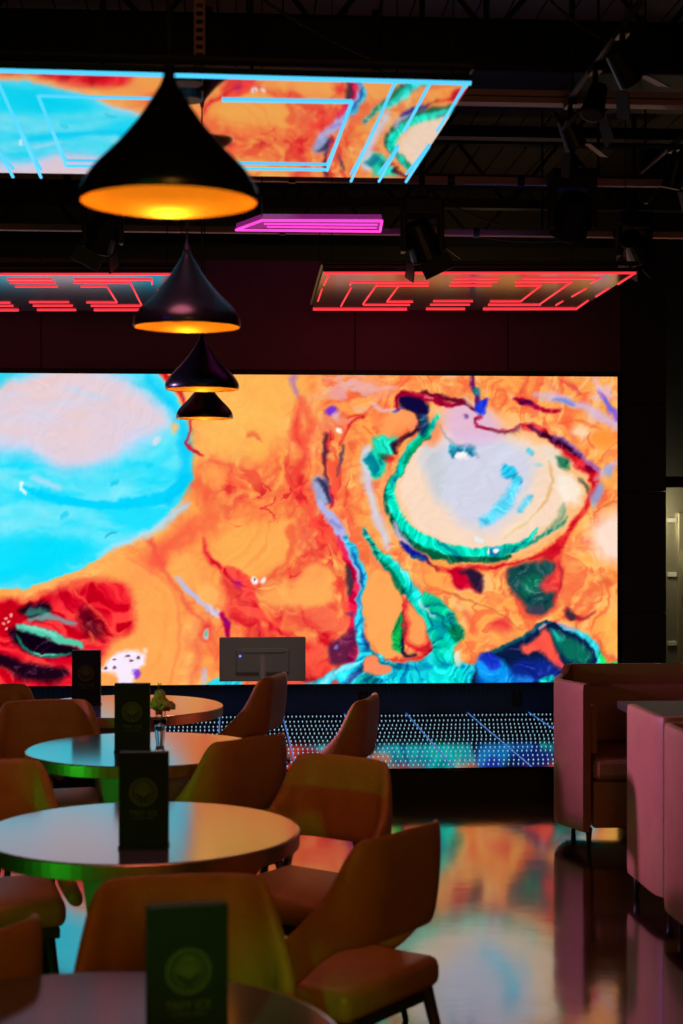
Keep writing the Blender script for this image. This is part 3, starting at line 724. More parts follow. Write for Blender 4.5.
# LED wall: colour per LED on a fine grid
def led_wall():
    PXN = 1.0
    px = np.arange(-146.0, 617.6, PXN); n = len(px)
    X = np.linspace(SX0, SX1, 770); Z = np.linspace(SZ0, SZ1, 312)
    XX, ZZ = np.meshgrid(X, Z)
    Y0 = YW - .05
    dep = XX * DIR.x + Y0 * DIR.y
    PX = CX + F * (XX * RGT.x + Y0 * RGT.y) / dep; PY = CY - F * (ZZ - CAMZ) / dep
    C = paint_marble(PX, PY)
    C = np.where(C <= .04045, C / 12.92, ((C + .055) / 1.055) ** 2.4)
    h, w = XX.shape
    me = bpy.data.meshes.new('led_screen_picture')
    co = np.stack([XX, np.full_like(XX, Y0), ZZ], -1).reshape(-1, 3)
    idx = np.arange(h * w).reshape(h, w)
    q = np.stack([idx[:-1, :-1], idx[:-1, 1:], idx[1:, 1:], idx[1:, :-1]], -1).reshape(-1, 4)
    me.vertices.add(len(co)); me.vertices.foreach_set('co', co.ravel())
    me.loops.add(q.size); me.loops.foreach_set('vertex_index', q.ravel())
    me.polygons.add(len(q)); me.polygons.foreach_set('loop_start', np.arange(0, q.size, 4)); me.polygons.foreach_set('loop_total', np.full(len(q), 4))
    me.update(calc_edges=True)
    ca = me.color_attributes.new('led', 'FLOAT_COLOR', 'POINT')
    ca.data.foreach_set('color', np.concatenate([C.reshape(-1, 3), np.ones((h * w, 1))], 1).ravel())
    m = bpy.data.materials.new('led_screen_light'); m.use_nodes = True
    N, L = m.node_tree.nodes, m.node_tree.links; N.clear()
    a = N.new('ShaderNodeAttribute'); a.attribute_name = 'led'
    e = N.new('ShaderNodeEmission'); e.inputs['Strength'].default_value = SCREEN_POWER
    o = N.new('ShaderNodeOutputMaterial'); L.new(a.outputs['Color'], e.inputs['Color']); L.new(e.outputs[0], o.inputs[0])
    me.materials.append(m)
    return me
screen = thing('led_screen', 'huge LED wall showing an orange, cyan and teal marbled ink picture', 'screen', (0, 0, 0))
pic = bpy.data.objects.new('display', led_wall()); COL.objects.link(pic); pic.parent = screen
pic['label'] = 'lit marbled picture of the LED wall'
obj('casing', bx2((SX0 - .02, YW - .045, SZ0 - .012), (SX1 + .02, YW - .002, SZ1 + .008)), M['black'], screen)
bm = bmesh.new()
for a, b in (((SX0 - .02, SZ0 - .012), (SX1 + .02, SZ0)), ((SX0 - .02, SZ1), (SX1 + .02, SZ1 + .012)), ((SX1, SZ0), (SX1 + .02, SZ1))):
    box(bm, ((a[0] + b[0]) / 2, YW - .045, (a[1] + b[1]) / 2), (b[0] - a[0], .035, b[1] - a[1]))
obj('bezel', bm, M['black'], screen)

# louvred strip under the screen and two outlets on the navy panel
bm = bmesh.new()
x = -3.6
while x < SX1: box(bm, (x, YW - .012, SZ0 - .055), (.016, .022, .05)); x += .034
struct('trim_2', bm, M['upstage'])
for px in (517, 363):
    p = on_y(px, 699, YW)
    o = thing('wall_outlet', 'black outlet box on the navy panel %s' % ('near the tan booth' if px > 400 else 'behind the rightmost dining chair'), 'outlet', (p.x, YW, p.z))
    obj('cover_plate', bx((0, -.012, 0), (.07, .022, .11)), M['black'], o, bevel=.004)
    bm = bmesh.new(); box(bm, (0, -.026, .022), (.032, .006, .026)); box(bm, (0, -.026, -.022), (.032, .006, .026)); obj('socket', bm, M['black_metal'], o)

# LED stage
SR = SX1 + .3
stage = thing('stage', 'low black stage with a glossy LED floor in front of the big screen', 'stage', (0, 0, 0))
obj('riser', bx2((XL + .01, ST0 + .02, 0), (SR, ST1 - .001, STZ - .02)), M['black'], stage)
obj('led_floor', bx2((XL + .01, ST0, STZ - .02), (SR, ST1 - .001, STZ)), M['stage_top'], stage)
bm = bmesh.new()
x0 = on_z(408, 715.5, STZ).x; TW = .455
for k in range(-9, 5):
    X = x0 + k * TW
    if XL < X < SR: box(bm, (X, (ST0 + ST1) / 2, STZ + .001), (.008, ST1 - ST0 - .01, .004))
obj('tile_seam', bm, M['seam'], stage)
bm = bmesh.new(); rows = [11.56, 11.28, 11.05, 10.87, 10.67, 10.49, 10.32, 10.15, 9.97, 9.81, 9.63, 9.45, 9.30]
for y in rows:
    X = -3.3 + random.random() * .01
    while X < SR - .02:
        a = [bm.verts.new((X + .0042 * math.cos(t), y + .0042 * math.sin(t), STZ)) for t in np.linspace(0, 2 * PI, 7)[:-1]]
        b = [bm.verts.new((X + .0034 * math.cos(t), y + .0034 * math.sin(t), STZ + .0065)) for t in np.linspace(0, 2 * PI, 7)[:-1]]
        for k in range(6): bm.faces.new((a[k], a[(k + 1) % 6], b[(k + 1) % 6], b[k]))
        bm.faces.new(b); X += .0295
o = obj('led_stud', bm, M['stud'], stage); o['kind'] = 'stuff'; o['label'] = 'rows of tiny white LED dots on the stage floor'

# ================================================================ ceiling steel
for k, (y, z) in enumerate(((95, 7.25), (178.5, 9.03), (231, 10.68))):
    p = at(341, y, z)
    t = thing('ceiling_beam', ['double steel channel crossing the ceiling behind the cyan-edged panel',
                               'slim steel pipe rail at the back edge of the cyan-edged panel',
                               'dark steel rail lowest of the three, just above the red panels'][k], 'beam', (0, p.y, p.z))
    if k == 0:
        obj('flange', bx2((XL, -.04, -.030), (XR, .04, -.003)), M['beam'], t, bevel=.003)
        obj('flange', bx2((XL, -.04, .003), (XR, .04, .030)), M['beam'], t, bevel=.003)
        obj('web', bx2((XL, -.03, -.003), (XR, .03, .003)), M['truss'], t)
    else:
        obj('rail', bx2((XL, -.025, -.024), (XR, .025, .02)), M['beam'], t, bevel=.008)
        bm = bmesh.new()
        for X in (-2.4, -.9, .35, 1.25, 1.65, 2.6): rod(bm, (X - .02, 0, 0), (X + .02, 0, 0), .034, n=12)
        obj('coupling', bm, M['black_metal'], t)
    for X in (-4, -2, 0.1, 2.1, 4): obj('hanger_rod', rodm((X, 0, .03), (X, 0, ZC - p.z - .001), .008), M['truss'], t)
for k, (y, lab) in enumerate(((3.9, 'nearest'), (5.7, 'second nearest'), (7.9, 'third'), (9.9, 'fourth'), (12.2, 'fifth'), (13.9, 'farthest'))):
    t = thing('roof_truss', 'dark open-web roof truss under the deck, %s of the six' % lab, 'truss', (0, y, 0))
    zt, zb = ZC - .04, ZC - .62
    obj('top_chord', bx2((XL, -.05, zt - .09), (XR, .05, zt)), M['truss'], t)
    obj('bottom_chord', bx2((XL, -.05, zb), (XR, .05, zb + .07)), M['truss'], t)
    bm = bmesh.new(); X = XL + .2; s = 0
    while X < XR - .5:
        rod(bm, (X, 0, zb + .03 if s else zt - .04), (X + .42, 0, zt - .04 if s else zb + .03), .014, n=6); X += .42; s = 1 - s
    obj('web', bm, M['truss'], t)

# duct running across above the nearest panel
t = thing('ceiling_duct', 'wide flat black duct across the top of the picture', 'duct', (0, 8.05, 3.9))
obj('duct_body', bx2((XL, -.40, -.12), (XR, .40, .14)), M['black'], t, bevel=.03)
for X in np.arange(-4.5, 4.5, 1.3): obj('duct_collar', bx((X, 0, .01), (.03, .84, .29)), M['truss'], t)
for X in (-3.9, -1.3, 1.3, 3.9): obj('hanger_strap', bx((X, 0, .42), (.03, .01, .56)), M['truss'], t)

# cables and a brace across the deck
def cable(a, b, sag, lab, r=.006, m='truss'):
    pts = []
    for i in range(13):
        u = i / 12; p = Vector(a).lerp(Vector(b), u); p.z -= sag * 4 * u * (1 - u); pts.append(p)
    bm = bmesh.new(); tube(bm, pts, r, 6)
    return tag(obj('ceiling_cable', bm, M[m], smooth=True), lab, 'cable')
cable(at(255, -5, 6.2), at(390, 66, 6.6), .02, 'thin cable slanting down above the cyan-edged panel, right of the hanging strut', .007, 'flap')
cable(at(540, -10, 6.2), at(606, 40, 6.4), .02, 'thin cable above the ceiling track at the upper right')
cable(at(440, 198, 11), at(505, 226, 11), .02, 'short slanting cable beside the hanging spotlight')
cable(at(430, 224, 10.9), at(640, 224, 10.9), .12, 'long sagging cable between the two thin rails')

# perforated strut that hangs the nearest panel
a = at(197, -8, 5.05); b = at(199.5, 70, 5.0)
t = thing('hanging_strut', 'pink-lit perforated steel strut hanging the cyan-edged panel', 'strut', (b.x, b.y, b.z))
H = 4.58 - b.z
bm = bmesh.new()
for s in (-1, 1): box(bm, (s * .014, 0, H / 2), (.006, .02, H))
z = 0.0
while z < H: box(bm, (0, -.004, z + .006), (.026, .006, .012)); z += .026
obj('strut_rail', bm, M['rod'], t)
obj('strut_bracket', bx((0, 0, .24), (.055, .03, .02)), M['rod'], t); obj('strut_bracket', bx((0, 0, .0), (.05, .03, .014)), M['rod'], t)

# ================================================================ mirror panels with light tubes
PZ = 2.98
def P2(px, py, z=PZ): p = on_z(px, py, z); return Vector((p.x, p.y, 0))
def make_panel(name, label, corners, lines, tube_mat, r, group, extra=None):
    org = corners[0].copy()
    t = thing(name, label, 'light panel', (org.x, org.y, PZ), 0, group)
    # the sheet sags a little between its frame's edges
    n = 24; rows_ = []
    a_, b_ = (-.0104, .0255) if tube_mat is M['cyan_tube'] else (0, 0)
    c0, c1_, c2_, c3_ = corners
    for i in range(n + 1):
        u = i / n; L_, R_ = c0.lerp(c3_, u) - org, c1_.lerp(c2_, u) - org
        yL = (c0.lerp(c3_, u) - c0).length
        dz = a_ * yL + .5 * b_ * yL * yL
        rows_.append([L_ + (R_ - L_) * (q / 4) + Vector((0, 0, dz)) for q in range(5)])
    bm = sheet(rows_, [[q + Vector((0, 0, .02)) for q in r_] for r_ in rows_])
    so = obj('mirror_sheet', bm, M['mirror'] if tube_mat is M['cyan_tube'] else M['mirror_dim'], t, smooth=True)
    so.data.set_sharp_from_angle(angle=.6)
    bm = bmesh.new()
    for i in range(4):
        a, b = corners[i] - org, corners[(i + 1) % 4] - org
        rod(bm, a + Vector((0, 0, .045)), b + Vector((0, 0, .045)), .012, n=6)
    obj('frame', bm, M['black_metal'], t)
    for (a, b, k) in lines:
        a, b = a - org, b - org; rr = r * k
        obj('light_tube', rodm(a + Vector((0, 0, -rr * .2)), b + Vector((0, 0, -rr * .2)), rr, n=8), tube_mat, t, smooth=True)
    for c in corners:
        c = (c - org) * .94 + (sum(corners, Vector()) / 4 - org) * .06
        obj('suspension_wire', rodm(c + Vector((0, 0, .03)), c + Vector((0, 0, ZC - PZ - .001)), .003, n=6), M['cord'], t)
    return t
c1 = [P2(-82, 66), P2(471.5, 81), P2(408, 182), P2(-4, 176.5)]
def ln(x0, y0, x1, y1, k=1): return (P2(x0, y0), P2(x1, y1), k)
L1 = [ln(-82, 67.5, 471, 82.3, 1.35), ln(38, 95, 160, 98), ln(222, 99, 352, 101, 1.3), ln(38, 95, 66, 165.5), ln(352, 101, 327, 170), ln(66, 165.5, 327, 169.5),
      ln(395, 82, 351, 181, .9), ln(430, 83, 404, 131, .9), ln(398, 147, 379, 181, .9), ln(466, 84, 437, 131, .9), ln(429, 146, 406, 181.5, .9),
      ln(-2, 82, 41, 177), ln(-42, 80, -22, 131), ln(-2, 150, 13, 176.5), ln(-70, 80, -45, 131)]
make_panel('mirror_light_panel', 'large hanging mirror panel edged and striped with cyan light tubes', c1, L1, M['cyan_tube'], .0062, None)

c2 = [P2(323, 271.5), P2(637, 271.5), P2(578, 309.5), P2(311.5, 310)]
R = [(324, 272.6, 636, 272.6, 1.2), (350, 282, 429, 282, 1), (376, 285.3, 429, 285.3, 1), (455, 278, 500, 278, 1), (451, 281.4, 497, 281.4, 1), (449, 285.2, 492, 285.2, 1),
     (322, 289, 318, 301, .8), (351, 288, 341, 306, .8), (377, 284.5, 363, 304, .8), (399, 285.5, 387, 301.5, .8),
     (387, 301.5, 413, 301.5, 1), (363, 304.7, 410, 304.7, 1), (313, 309, 407, 309, 1.3), (433, 301, 473, 301, 1), (430, 304.5, 470, 304.5, 1), (426, 308.8, 465, 308.8, 1.2),
     (490, 301.2, 521, 301.2, 1), (488, 304.6, 541, 304.6, 1.1), (483, 308.8, 577, 308.6, 1.3), (522, 278, 600, 278, 1.1), (515, 281.4, 572, 281.4, 1), (515, 285.2, 541, 285.2, 1),
     (541, 285.5, 521, 301, .8), (572, 281.5, 540, 304, .8), (601, 277.5, 591, 283, .8), (586, 288.5, 572, 296.5, .8), (563, 301, 556, 305, .8),
     (635, 273, 618, 284, .9), (609, 288, 596, 296.5, .9), (588, 300.5, 577, 308.3, .9), (329, 274, 324, 285, .8), (352, 281, 350, 285, .8)]
L2 = [ln(*v) for v in R]
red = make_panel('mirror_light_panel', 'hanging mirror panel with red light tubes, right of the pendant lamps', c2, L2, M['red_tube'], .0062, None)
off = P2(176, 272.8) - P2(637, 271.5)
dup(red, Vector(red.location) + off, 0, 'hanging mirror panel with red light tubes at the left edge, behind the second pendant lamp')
c3 = [on_z(262, 220.5, 2.98), on_z(382, 221, 2.98), on_z(380, 231.5, 2.98), on_z(236, 230, 2.98)]
c3 = [Vector((c.x, c.y, 0)) for c in c3]
t = thing('neon_panel', 'small panel glowing magenta between the thin ceiling rails', 'light panel', (c3[0].x, c3[0].y, PZ))
org = c3[0]
bm = bmesh.new(); lo = [bm.verts.new(c - org + Vector((0, 0, .01))) for c in c3]; hi = [bm.verts.new(c - org + Vector((0, 0, .03))) for c in c3]
bm.faces.new(lo); bm.faces.new(hi)
for i in range(4): bm.faces.new((lo[i], lo[(i + 1) % 4], hi[(i + 1) % 4], hi[i]))
obj('glowing_sheet', bm, M['pink_core'], t)
for i in range(4):
    obj('light_tube', rodm(c3[i] - org, c3[(i + 1) % 4] - org, .006), M['pink_tube'], t, smooth=True)
for u in (.35, .65):
    a_, b_ = c3[0].lerp(c3[3], u) - org, c3[1].lerp(c3[2], u) - org; obj('light_tube', rodm(a_.lerp(b_, .25 * u), a_.lerp(b_, .97), .004), M['pink_tube'], t, smooth=True)
for c in c3: obj('suspension_wire', rodm(c - org + Vector((0, 0, .02)), c - org + Vector((0, 0, ZC - PZ - .001)), .003, n=6), M['cord'], t)

# ================================================================ stage lights
def moving_head(px, py, d, hang_z, tilt, roll, label, s=1.0, flaps=True):
    p = at(px, py, d)
    t = thing('moving_head_light', label, 'stage light', (p.x, p.y, p.z))
    top = hang_z - p.z
    obj('hanging_pipe', rodm((0, 0, .19 * s), (0, 0, top), .016), M['black_metal'], t)
    obj('clamp', bx((0, 0, .26 * s), (.06, .06, .06)), M['black_metal'], t, bevel=.006)
    obj('base', bx((0, 0, .17 * s), (.22 * s, .16 * s, .09 * s)), M['black_metal'], t, bevel=.012)
    for k in (-1, 1): obj('yoke_arm', bx((k * .1 * s, 0, .05 * s), (.03 * s, .09 * s, .24 * s)), M['black_metal'], t, bevel=.008)
    R_ = Matrix.Rotation(roll, 3, 'Y') @ Matrix.Rotation(tilt, 3, 'X')
    bm = bmesh.new()
    v = bmesh.ops.create_cone(bm, cap_ends=True, segments=20, radius1=.10 * s, radius2=.07 * s, depth=.2 * s)['verts']
    bmesh.ops.transform(bm, matrix=R_.to_4x4(), verts=v)
    hd = obj('lamp_head', bm, M['black_metal'], t, bevel=.008)
    if flaps:
        for k, q in enumerate(((1, 0), (-1, 0), (0, 1), (0, -1))):
            c = R_ @ Vector((q[0] * .125 * s, q[1] * .125 * s, -.13 * s))
            rr = R_ @ Matrix.Rotation(-q[0] * .5, 3, 'Y') @ Matrix.Rotation(q[1] * .5, 3, 'X')
            obj('barn_door', bx(c, (.006 if q[0] else .17 * s, .006 if q[1] else .17 * s, .09 * s), rr), M['flap'], hd)
    return t
moving_head(422, 240, 8.58, ZC, .35, -.45, 'black stage light with barn doors hanging beside the cyan-edged panel', 1.0)
moving_head(103, 232, 8.58, ZC, .5, .5, 'black stage light with barn doors hanging left, half behind the nearest pendant', .95)
moving_head(572, 215, 8.6, ZC, .8, .1, 'black stage light without barn doors above the right half of the red panel', 1.1, False)
moving_head(634, 246, 10.4, ZC, .9, -.9, 'small stage light tilted sideways at the far right near the column', 1.0)

def light_track(a, b, heads, label, hl):
    d = (b - a); n = d.normalized()
    t = thing('lighting_track', label, 'lighting track', a)
    obj('track_rail', rodm((0, 0, 0), d, .013, n=8), M['flap'], t, smooth=True)
    for u in (.1, .9): obj('hanger_rod', rodm(d * u, d * u + Vector((0, 0, ZC - a.z - .001)), .006), M['truss'], t)
    for (u, tl, rl), lab in zip(heads, hl):
        p = a + d * u + Vector((0, 0, -.15))
        h = thing('track_spotlight', lab, 'track spotlight', p, group=None)
        bm = bmesh.new(); rod(bm, (0, 0, .03), (0, 0, .138), .012); box(bm, (0, 0, .126), (.04, .09, .03)); obj('track_adapter', bm, M['black_metal'], h)
        R_ = Matrix.Rotation(rl, 3, 'Y') @ Matrix.Rotation(tl, 3, 'X')
        bm = bmesh.new(); v = bmesh.ops.create_cone(bm, cap_ends=True, segments=18, radius1=.05, radius2=.035, depth=.14)['verts']
        bmesh.ops.transform(bm, matrix=R_.to_4x4(), verts=v); hd = obj('lamp_head', bm, M['black_metal'], h, bevel=.006)
        for q in (-1, 1):
            c = R_ @ Vector((q * .075, 0, -.12)); obj('barn_door', bx(c, (.005, .10, .10), R_ @ Matrix.Rotation(-q * .5, 3, 'Y')), M['flap'], hd)
light_track(on_z(640, 2, 3.45), on_z(566, 104, 3.45), ((.2, .4, -.7), (.55, -.3, .3), (.93, .3, -.5)), 'slanting black lighting track at the upper right corner',
            ('track spotlight nearest the top edge on the slanting track', 'middle spotlight of the slanting track', 'spotlight at the far end of the slanting track with lit barn doors'))
light_track(on_z(690, 130, 3.45), on_z(641, 172, 3.45), ((.3, .2, .2),), 'short lighting track at the right edge below the steel channel', ('spotlight on the short track at the right edge',))

# ================================================================ pendant lamps
PD = .335
def make_pendant(label):
    t = thing('pendant_lamp', label, 'pendant lamp', (0, 0, 0), 0, 'black onion-shaped pendant lamps in a row')
    R0 = PD / 2
    w = [(0, 1.0), (10, 2), (22, 4), (45, 9), (75, 12)]
    prof = [(.985, 0), (1.0, .028), (1.0, .062), (.985, .115), (.94, .18), (.87, .25), (.77, .325), (.63, .42), (.50, .52), (.37, .63), (.26, .74), (.17, .84), (.095, .93), (.06, 1.0)]
    Hh = .72 * PD
    out = [(r * R0, z * Hh) for r, z in prof]
    inn = [(max(r * R0 - .006, .004), z * Hh - .004 if z > .9 else z * Hh) for r, z in prof]
    o = obj('shade', lathe(out + [(0, Hh + .004)], 64), M['shade'], t, smooth=True)
    inner = [(r, z) for r, z in inn[:-2]]
    inner[0] = (R0 * .985 - .002, .0005)
    # reflector dish sits low inside the shade
    obj('inner_reflector', lathe([(R0 * .983, .002), (R0 * .975, .02), (R0 * .93, .045), (R0 * .8, .066), (R0 * .55, .088), (R0 * .3, .105), (0, .112)], 64), M['gold_inside'], t, smooth=True)
    obj('bulb', lathe([(0, .052), (.016, .056), (.024, .066), (.026, .076), (.020, .09), (.012, .106)], 32), M['bulb'], t, smooth=True)
    obj('cap', rodm((0, 0, Hh), (0, 0, Hh + .03), .012, .006, 16), M['black_metal'], t)
    return t
pend = [(169, 203, 178), (187, 327.5, 107), (202, 389.5, 74), (204.5, 418.5, 57)]
labs = ['nearest and largest black onion-shaped pendant lamp, in front of the cyan-edged panel', 'second black pendant lamp, hanging in front of the left red panel',
        'third black pendant lamp, its rim over the top edge of the big screen', 'smallest farthest black pendant lamp, in front of the big screen']
p0 = None
for i, (px, py, w) in enumerate(pend):
    d = F * PD / w; p = at(px, py, d)
    o = make_pendant(labs[0]) if i == 0 else dup(p0, p, 0, labs[i])
    if i == 0: p0 = o; o.location = p
for i, (px, py, w) in enumerate(pend):
    d = F * PD / w; p = at(px, py, d)
    o = [q for q in scn.objects if q.get('label') == labs[i]][0]
    z1 = (ZC if i != 1 else PZ - .012) - p.z
    obj('cord', rodm((0, 0, .72 * PD + .02), (0, 0, z1), .0035, n=8), M['cord'], o)
    obj('canopy', rodm((0, 0, z1 - .03), (0, 0, z1 - .001), .05, n=20), M['black_metal'], o)
    L_ = lamp('pendant_light', 'POINT', (p.x, p.y, p.z + .03), None, PENDANT_W, (1, .5, .12), .028)

# ================================================================ tables
TR, TZ = .45, .75
def make_table(label):
    t = thing('round_table', label, 'table', (0, 0, 0), 0, 'round tables down the left side')
    obj('tabletop', lathe([(0, TZ - .008), (TR - .004, TZ - .008), (TR - .004, TZ - .001), (TR - .008, TZ), (0, TZ)], 96), M['top'], t)
    obj('edge_band', lathe([(TR - .004, TZ - .045), (TR, TZ - .043), (TR, TZ - .003), (TR - .002, TZ - .0015), (TR - .004, TZ - .0015)], 96, True), M['rim'], t, smooth=False)
    obj('underside', lathe([(0, TZ - .040), (TR - .005, TZ - .040), (TR - .005, TZ - .009), (0, TZ - .009)], 96), M['black'], t)
    obj('pedestal', lathe([(0, .016), (.15, .016), (.152, .03), (.138, .2), (.142, .45), (.165, .62), (.19, TZ - .041), (0, TZ - .041)], 48), M['pedestal'], t, smooth=True)
    obj('foot_plate', lathe([(0, 0), (.19, 0), (.19, .010), (.18, .016), (0, .016)], 48), M['black_metal'], t)
    return t
tabs = [(80, 2.69, 'nearest round table, cut by the bottom edge, its pale top dim and blue'), (141, 4.53, 'large round table in the lower left with the middle black sign'),
        (145, 6.10, 'round table with the flower vase, its top lit cyan and pink'), (126, 7.44, 'farthest round table, its top glowing orange below the screen')]
T0 = None; tpos = []
for i, (px, d, lab) in enumerate(tabs):
    p = floor_at(px, d); tpos.append(p)
    if i == 0: T0 = make_table(lab); T0.location = p
    else: dup(T0, p, i * .3, lab)

# ================================================================ dining chairs
def chair_shell():
    """wrap-around shell: high back, rounded corners, arms sweeping steeply down to the seat front, open below"""
    rc, Ls = .12, .27
    W_ARM = rc * PI / 4 + Ls
    def plan(s, z):
        k = (z - .45) / .40
        a = .232 - .015 * max(k, 0); yb = -.235 - .04 * max(k, 0)
        half = a - rc; arc = rc * PI / 2; tot = half + arc + Ls
        u = abs(s) * tot; sg = 1 if s >= 0 else -1
        w = u - half - arc / 2
        if u <= half: return Vector((sg * u, yb, z)), Vector((0, -1, 0)), w
        if u <= half + arc:
            t = (u - half) / rc
            return Vector((sg * (half + rc * math.sin(t)), yb + rc - rc * math.cos(t), z)), Vector((sg * math.sin(t), -math.cos(t), 0)), w
        q = (u - half - arc)
        return Vector((sg * (a + .01 * q / Ls), yb + rc + q, z)), Vector((sg, 0, 0)), w
    outer, inner = [], []
    ns, nt = 57, 9
    for i in range(ns):
        s = -1 + 2 * i / (ns - 1); o_, n_ = [], []
        w = max(0, plan(s, .7)[2] + .03); q = min(1, w / (W_ARM + .03))
        ease = min(1, w / .09); ease = ease * ease * (3 - 2 * ease)
        ztop = .845 - .012 * abs(s) - .345 * (1 - (1 - q) ** 2.0) * ease
        zz = min(1, max(0, (w - .03) / .17)); zbot = .565 - .125 * zz * zz * (3 - 2 * zz)
        zbot = min(zbot, ztop - .04)
        for j in range(nt):
            t = j / (nt - 1); z = zbot + (ztop - zbot) * t
            P, nrm, _ = plan(s, z)
            e = math.sin(PI * t) ** .5 if 0 < t < 1 else 0
            th = .008 + .012 * e
            ch = -.006 * (abs(math.cos(s * PI * 6.5)) ** .4) * e * (1 if abs(s) < .5 else 0)
            o_.append(P + nrm * th); n_.append(P - nrm * (th + .008 * e + ch))
        outer.append(o_); inner.append(n_)
    return sheet(outer, inner)
def make_chair(label):
    t = thing('dining_chair', label, 'chair', (0, 0, 0), 0, 'tan leather dining chairs around the round tables')
    obj('backrest', chair_shell(), M['leather'], t, smooth=True, sub=1)
    bm = bmesh.new(); v = box(bm, (0, -.03, .425), (.44, .42, .085))
    for q in v:
        if q.co.y > 0: q.co.x *= .94
    obj('seat', bm, M['leather'], t, smooth=True, bevel=.03)
    obj('seat_frame', bx((0, -.03, .365), (.38, .37, .035)), M['dark_wood'], t, bevel=.006)
    for sx in (-1, 1):
        for sy in (-1, 1):
            if sy > 0: bm = rodm((sx * .16, .12, .36), (sx * .20, .18, 0), .017, .010, 10)
            else:
                bm = bmesh.new(); rod(bm, (sx * .17, -.215, .40), (sx * .215, -.30, 0), .018, .010, 10)
            obj('leg', bm, M['dark_wood'], t, smooth=True)
    return t
# px, distance, heading of the chair's front in room degrees (0 = +Y, towards the screen; 90 = -X)
chairs = [
 (187, 3.30, 184, 'tan leather chair facing the camera directly behind the nearest black sign'),
 (322, 4.24, 50, 'lowest rightmost tan leather chair, seen from behind, its seat showing under the back'),
 (297, 5.08, 140, 'tan leather chair right behind the middle round table, facing the camera'),
 (203, 5.94, 43, 'tan chair at the right of the flower vase table, turned away, its broad back dark'),
 (226, 8.05, 70, 'side-on tan chair right under the grey monitor'),
 (311, 7.10, 72, 'side-on tan chair closest to the LED stage, right of the monitor'),
 (50, 6.63, 190, 'pleated tan chair left of the flower vase table'),
 (-8, 4.97, 194, 'tan chair cut by the left edge, left behind the middle round table'),
 (0, 7.25, 200, 'far left tan chair tinted green, just below the screen'),
 (-118, 3.20, 60, 'dark tan chair corner at the left edge beside the nearest table'),
]
C0 = None
for i, (px, d, h, lab) in enumerate(chairs):
    p = floor_at(px, d)
    if i == 0: C0 = make_chair(lab); C0.location = p; C0.rotation_euler = (0, 0, math.radians(h))
    else: dup(C0, p, math.radians(h), lab)

# ================================================================ signs and vase
def text_mesh(body, size, ext=.0006):
    cu = bpy.data.curves.new('t', 'FONT'); cu.body = body; cu.size = size; cu.extrude = ext; cu.align_x = 'CENTER'; cu.align_y = 'CENTER'
    o = bpy.data.objects.new('t', cu); COL.objects.link(o)
    me = bpy.data.meshes.new_from_object(o.evaluated_get(bpy.context.evaluated_depsgraph_get()))
    bpy.data.objects.remove(o); return me
TXT = text_mesh('TREY ICE', .0185); TXT2 = text_mesh('LOUNGE  MENU', .008)
def make_sign(label):
    t = thing('table_sign', label, 'sign', (0, 0, 0), 0, 'black menu signs standing on the round tables')
    obj('board', bx((0, 0, .130), (.132, .034, .252)), M['sign'], t, bevel=.002)
    obj('sign_base', bx((0, 0, .004), (.134, .06, .008)), M['sign'], t, bevel=.002)
    bm = bmesh.new()
    c = (0, -.0178, .150)
    def ring(r0, r1, n=48):
        for k in range(n):
            a, b = 2 * PI * k / n, 2 * PI * (k + 1) / n
            bm.faces.new([bm.verts.new((c[0] + r * math.cos(q), c[1], c[2] + r * math.sin(q))) for r, q in ((r0, a), (r1, a), (r1, b), (r0, b))])
    ring(.0335, .0375); ring(.0285, .0305)
    for k in range(-4, 5):                                  # stylised tree: fan of branches on a trunk
        a = k * .33; x1, z1 = .026 * math.sin(a), .026 * math.cos(a)
        x0 = .004 * math.sin(a); w = .0022
        bm.faces.new([bm.verts.new((x, c[1], c[2] + z)) for x, z in ((x0 - w, -.012), (x0 + w, -.012), (x1 + w, z1), (x1 - w, z1))])
    for k in range(3):
        bm.faces.new([bm.verts.new((x, c[1], c[2] + z)) for x, z in ((-.002, -.028), (.002, -.028), (.002, -.01), (-.002, -.01))])
    for k in range(14):
        a = -PI * .35 + k * PI * 1.7 / 13; r = .0225
        q = [(c[0] + r * math.cos(a) + .0034 * math.cos(w_), c[2] + r * math.sin(a) + .0034 * math.sin(w_)) for w_ in np.linspace(0, 2 * PI, 7)[:-1]]
        bm.faces.new([bm.verts.new((x, c[1] - .0001 * (k % 2), z)) for x, z in q])
    e = obj('emblem', bm, M['gold_print'], t)
    sm = e.modifiers.new('s', 'SOLIDIFY'); sm.thickness = .0006
    for me, z in ((TXT, .094), (TXT2, .080)):
        m2 = me.copy(); m2.materials.clear(); m2.materials.append(M['gold_print'])
        o = bpy.data.objects.new('lettering', m2); COL.objects.link(o); o.parent = t
        o.rotation_euler = (PI / 2, 0, 0); o.location = (0, -.0176, z)
    return t
# px centre, distance, rotation, table
signs = [(187, 2.63, math.radians(10), 'tall black menu sign on the nearest table, glowing faint green'), (144, 4.30, math.radians(-3), 'black menu sign with gold emblem on the middle round table'),
         (132.5, 6.02, math.radians(-3), 'black menu sign beside the flower vase'), (86.5, 7.46, math.radians(-3), 'small farthest black menu sign, at the bottom edge of the screen')]
S0 = None
for i, (px, d, r, lab) in enumerate(signs):
    p = floor_at(px, d); p.z = TZ
    if i == 0: S0 = make_sign(lab); S0.location = p; S0.rotation_euler = (0, 0, r)
    else: dup(S0, p, r, lab)

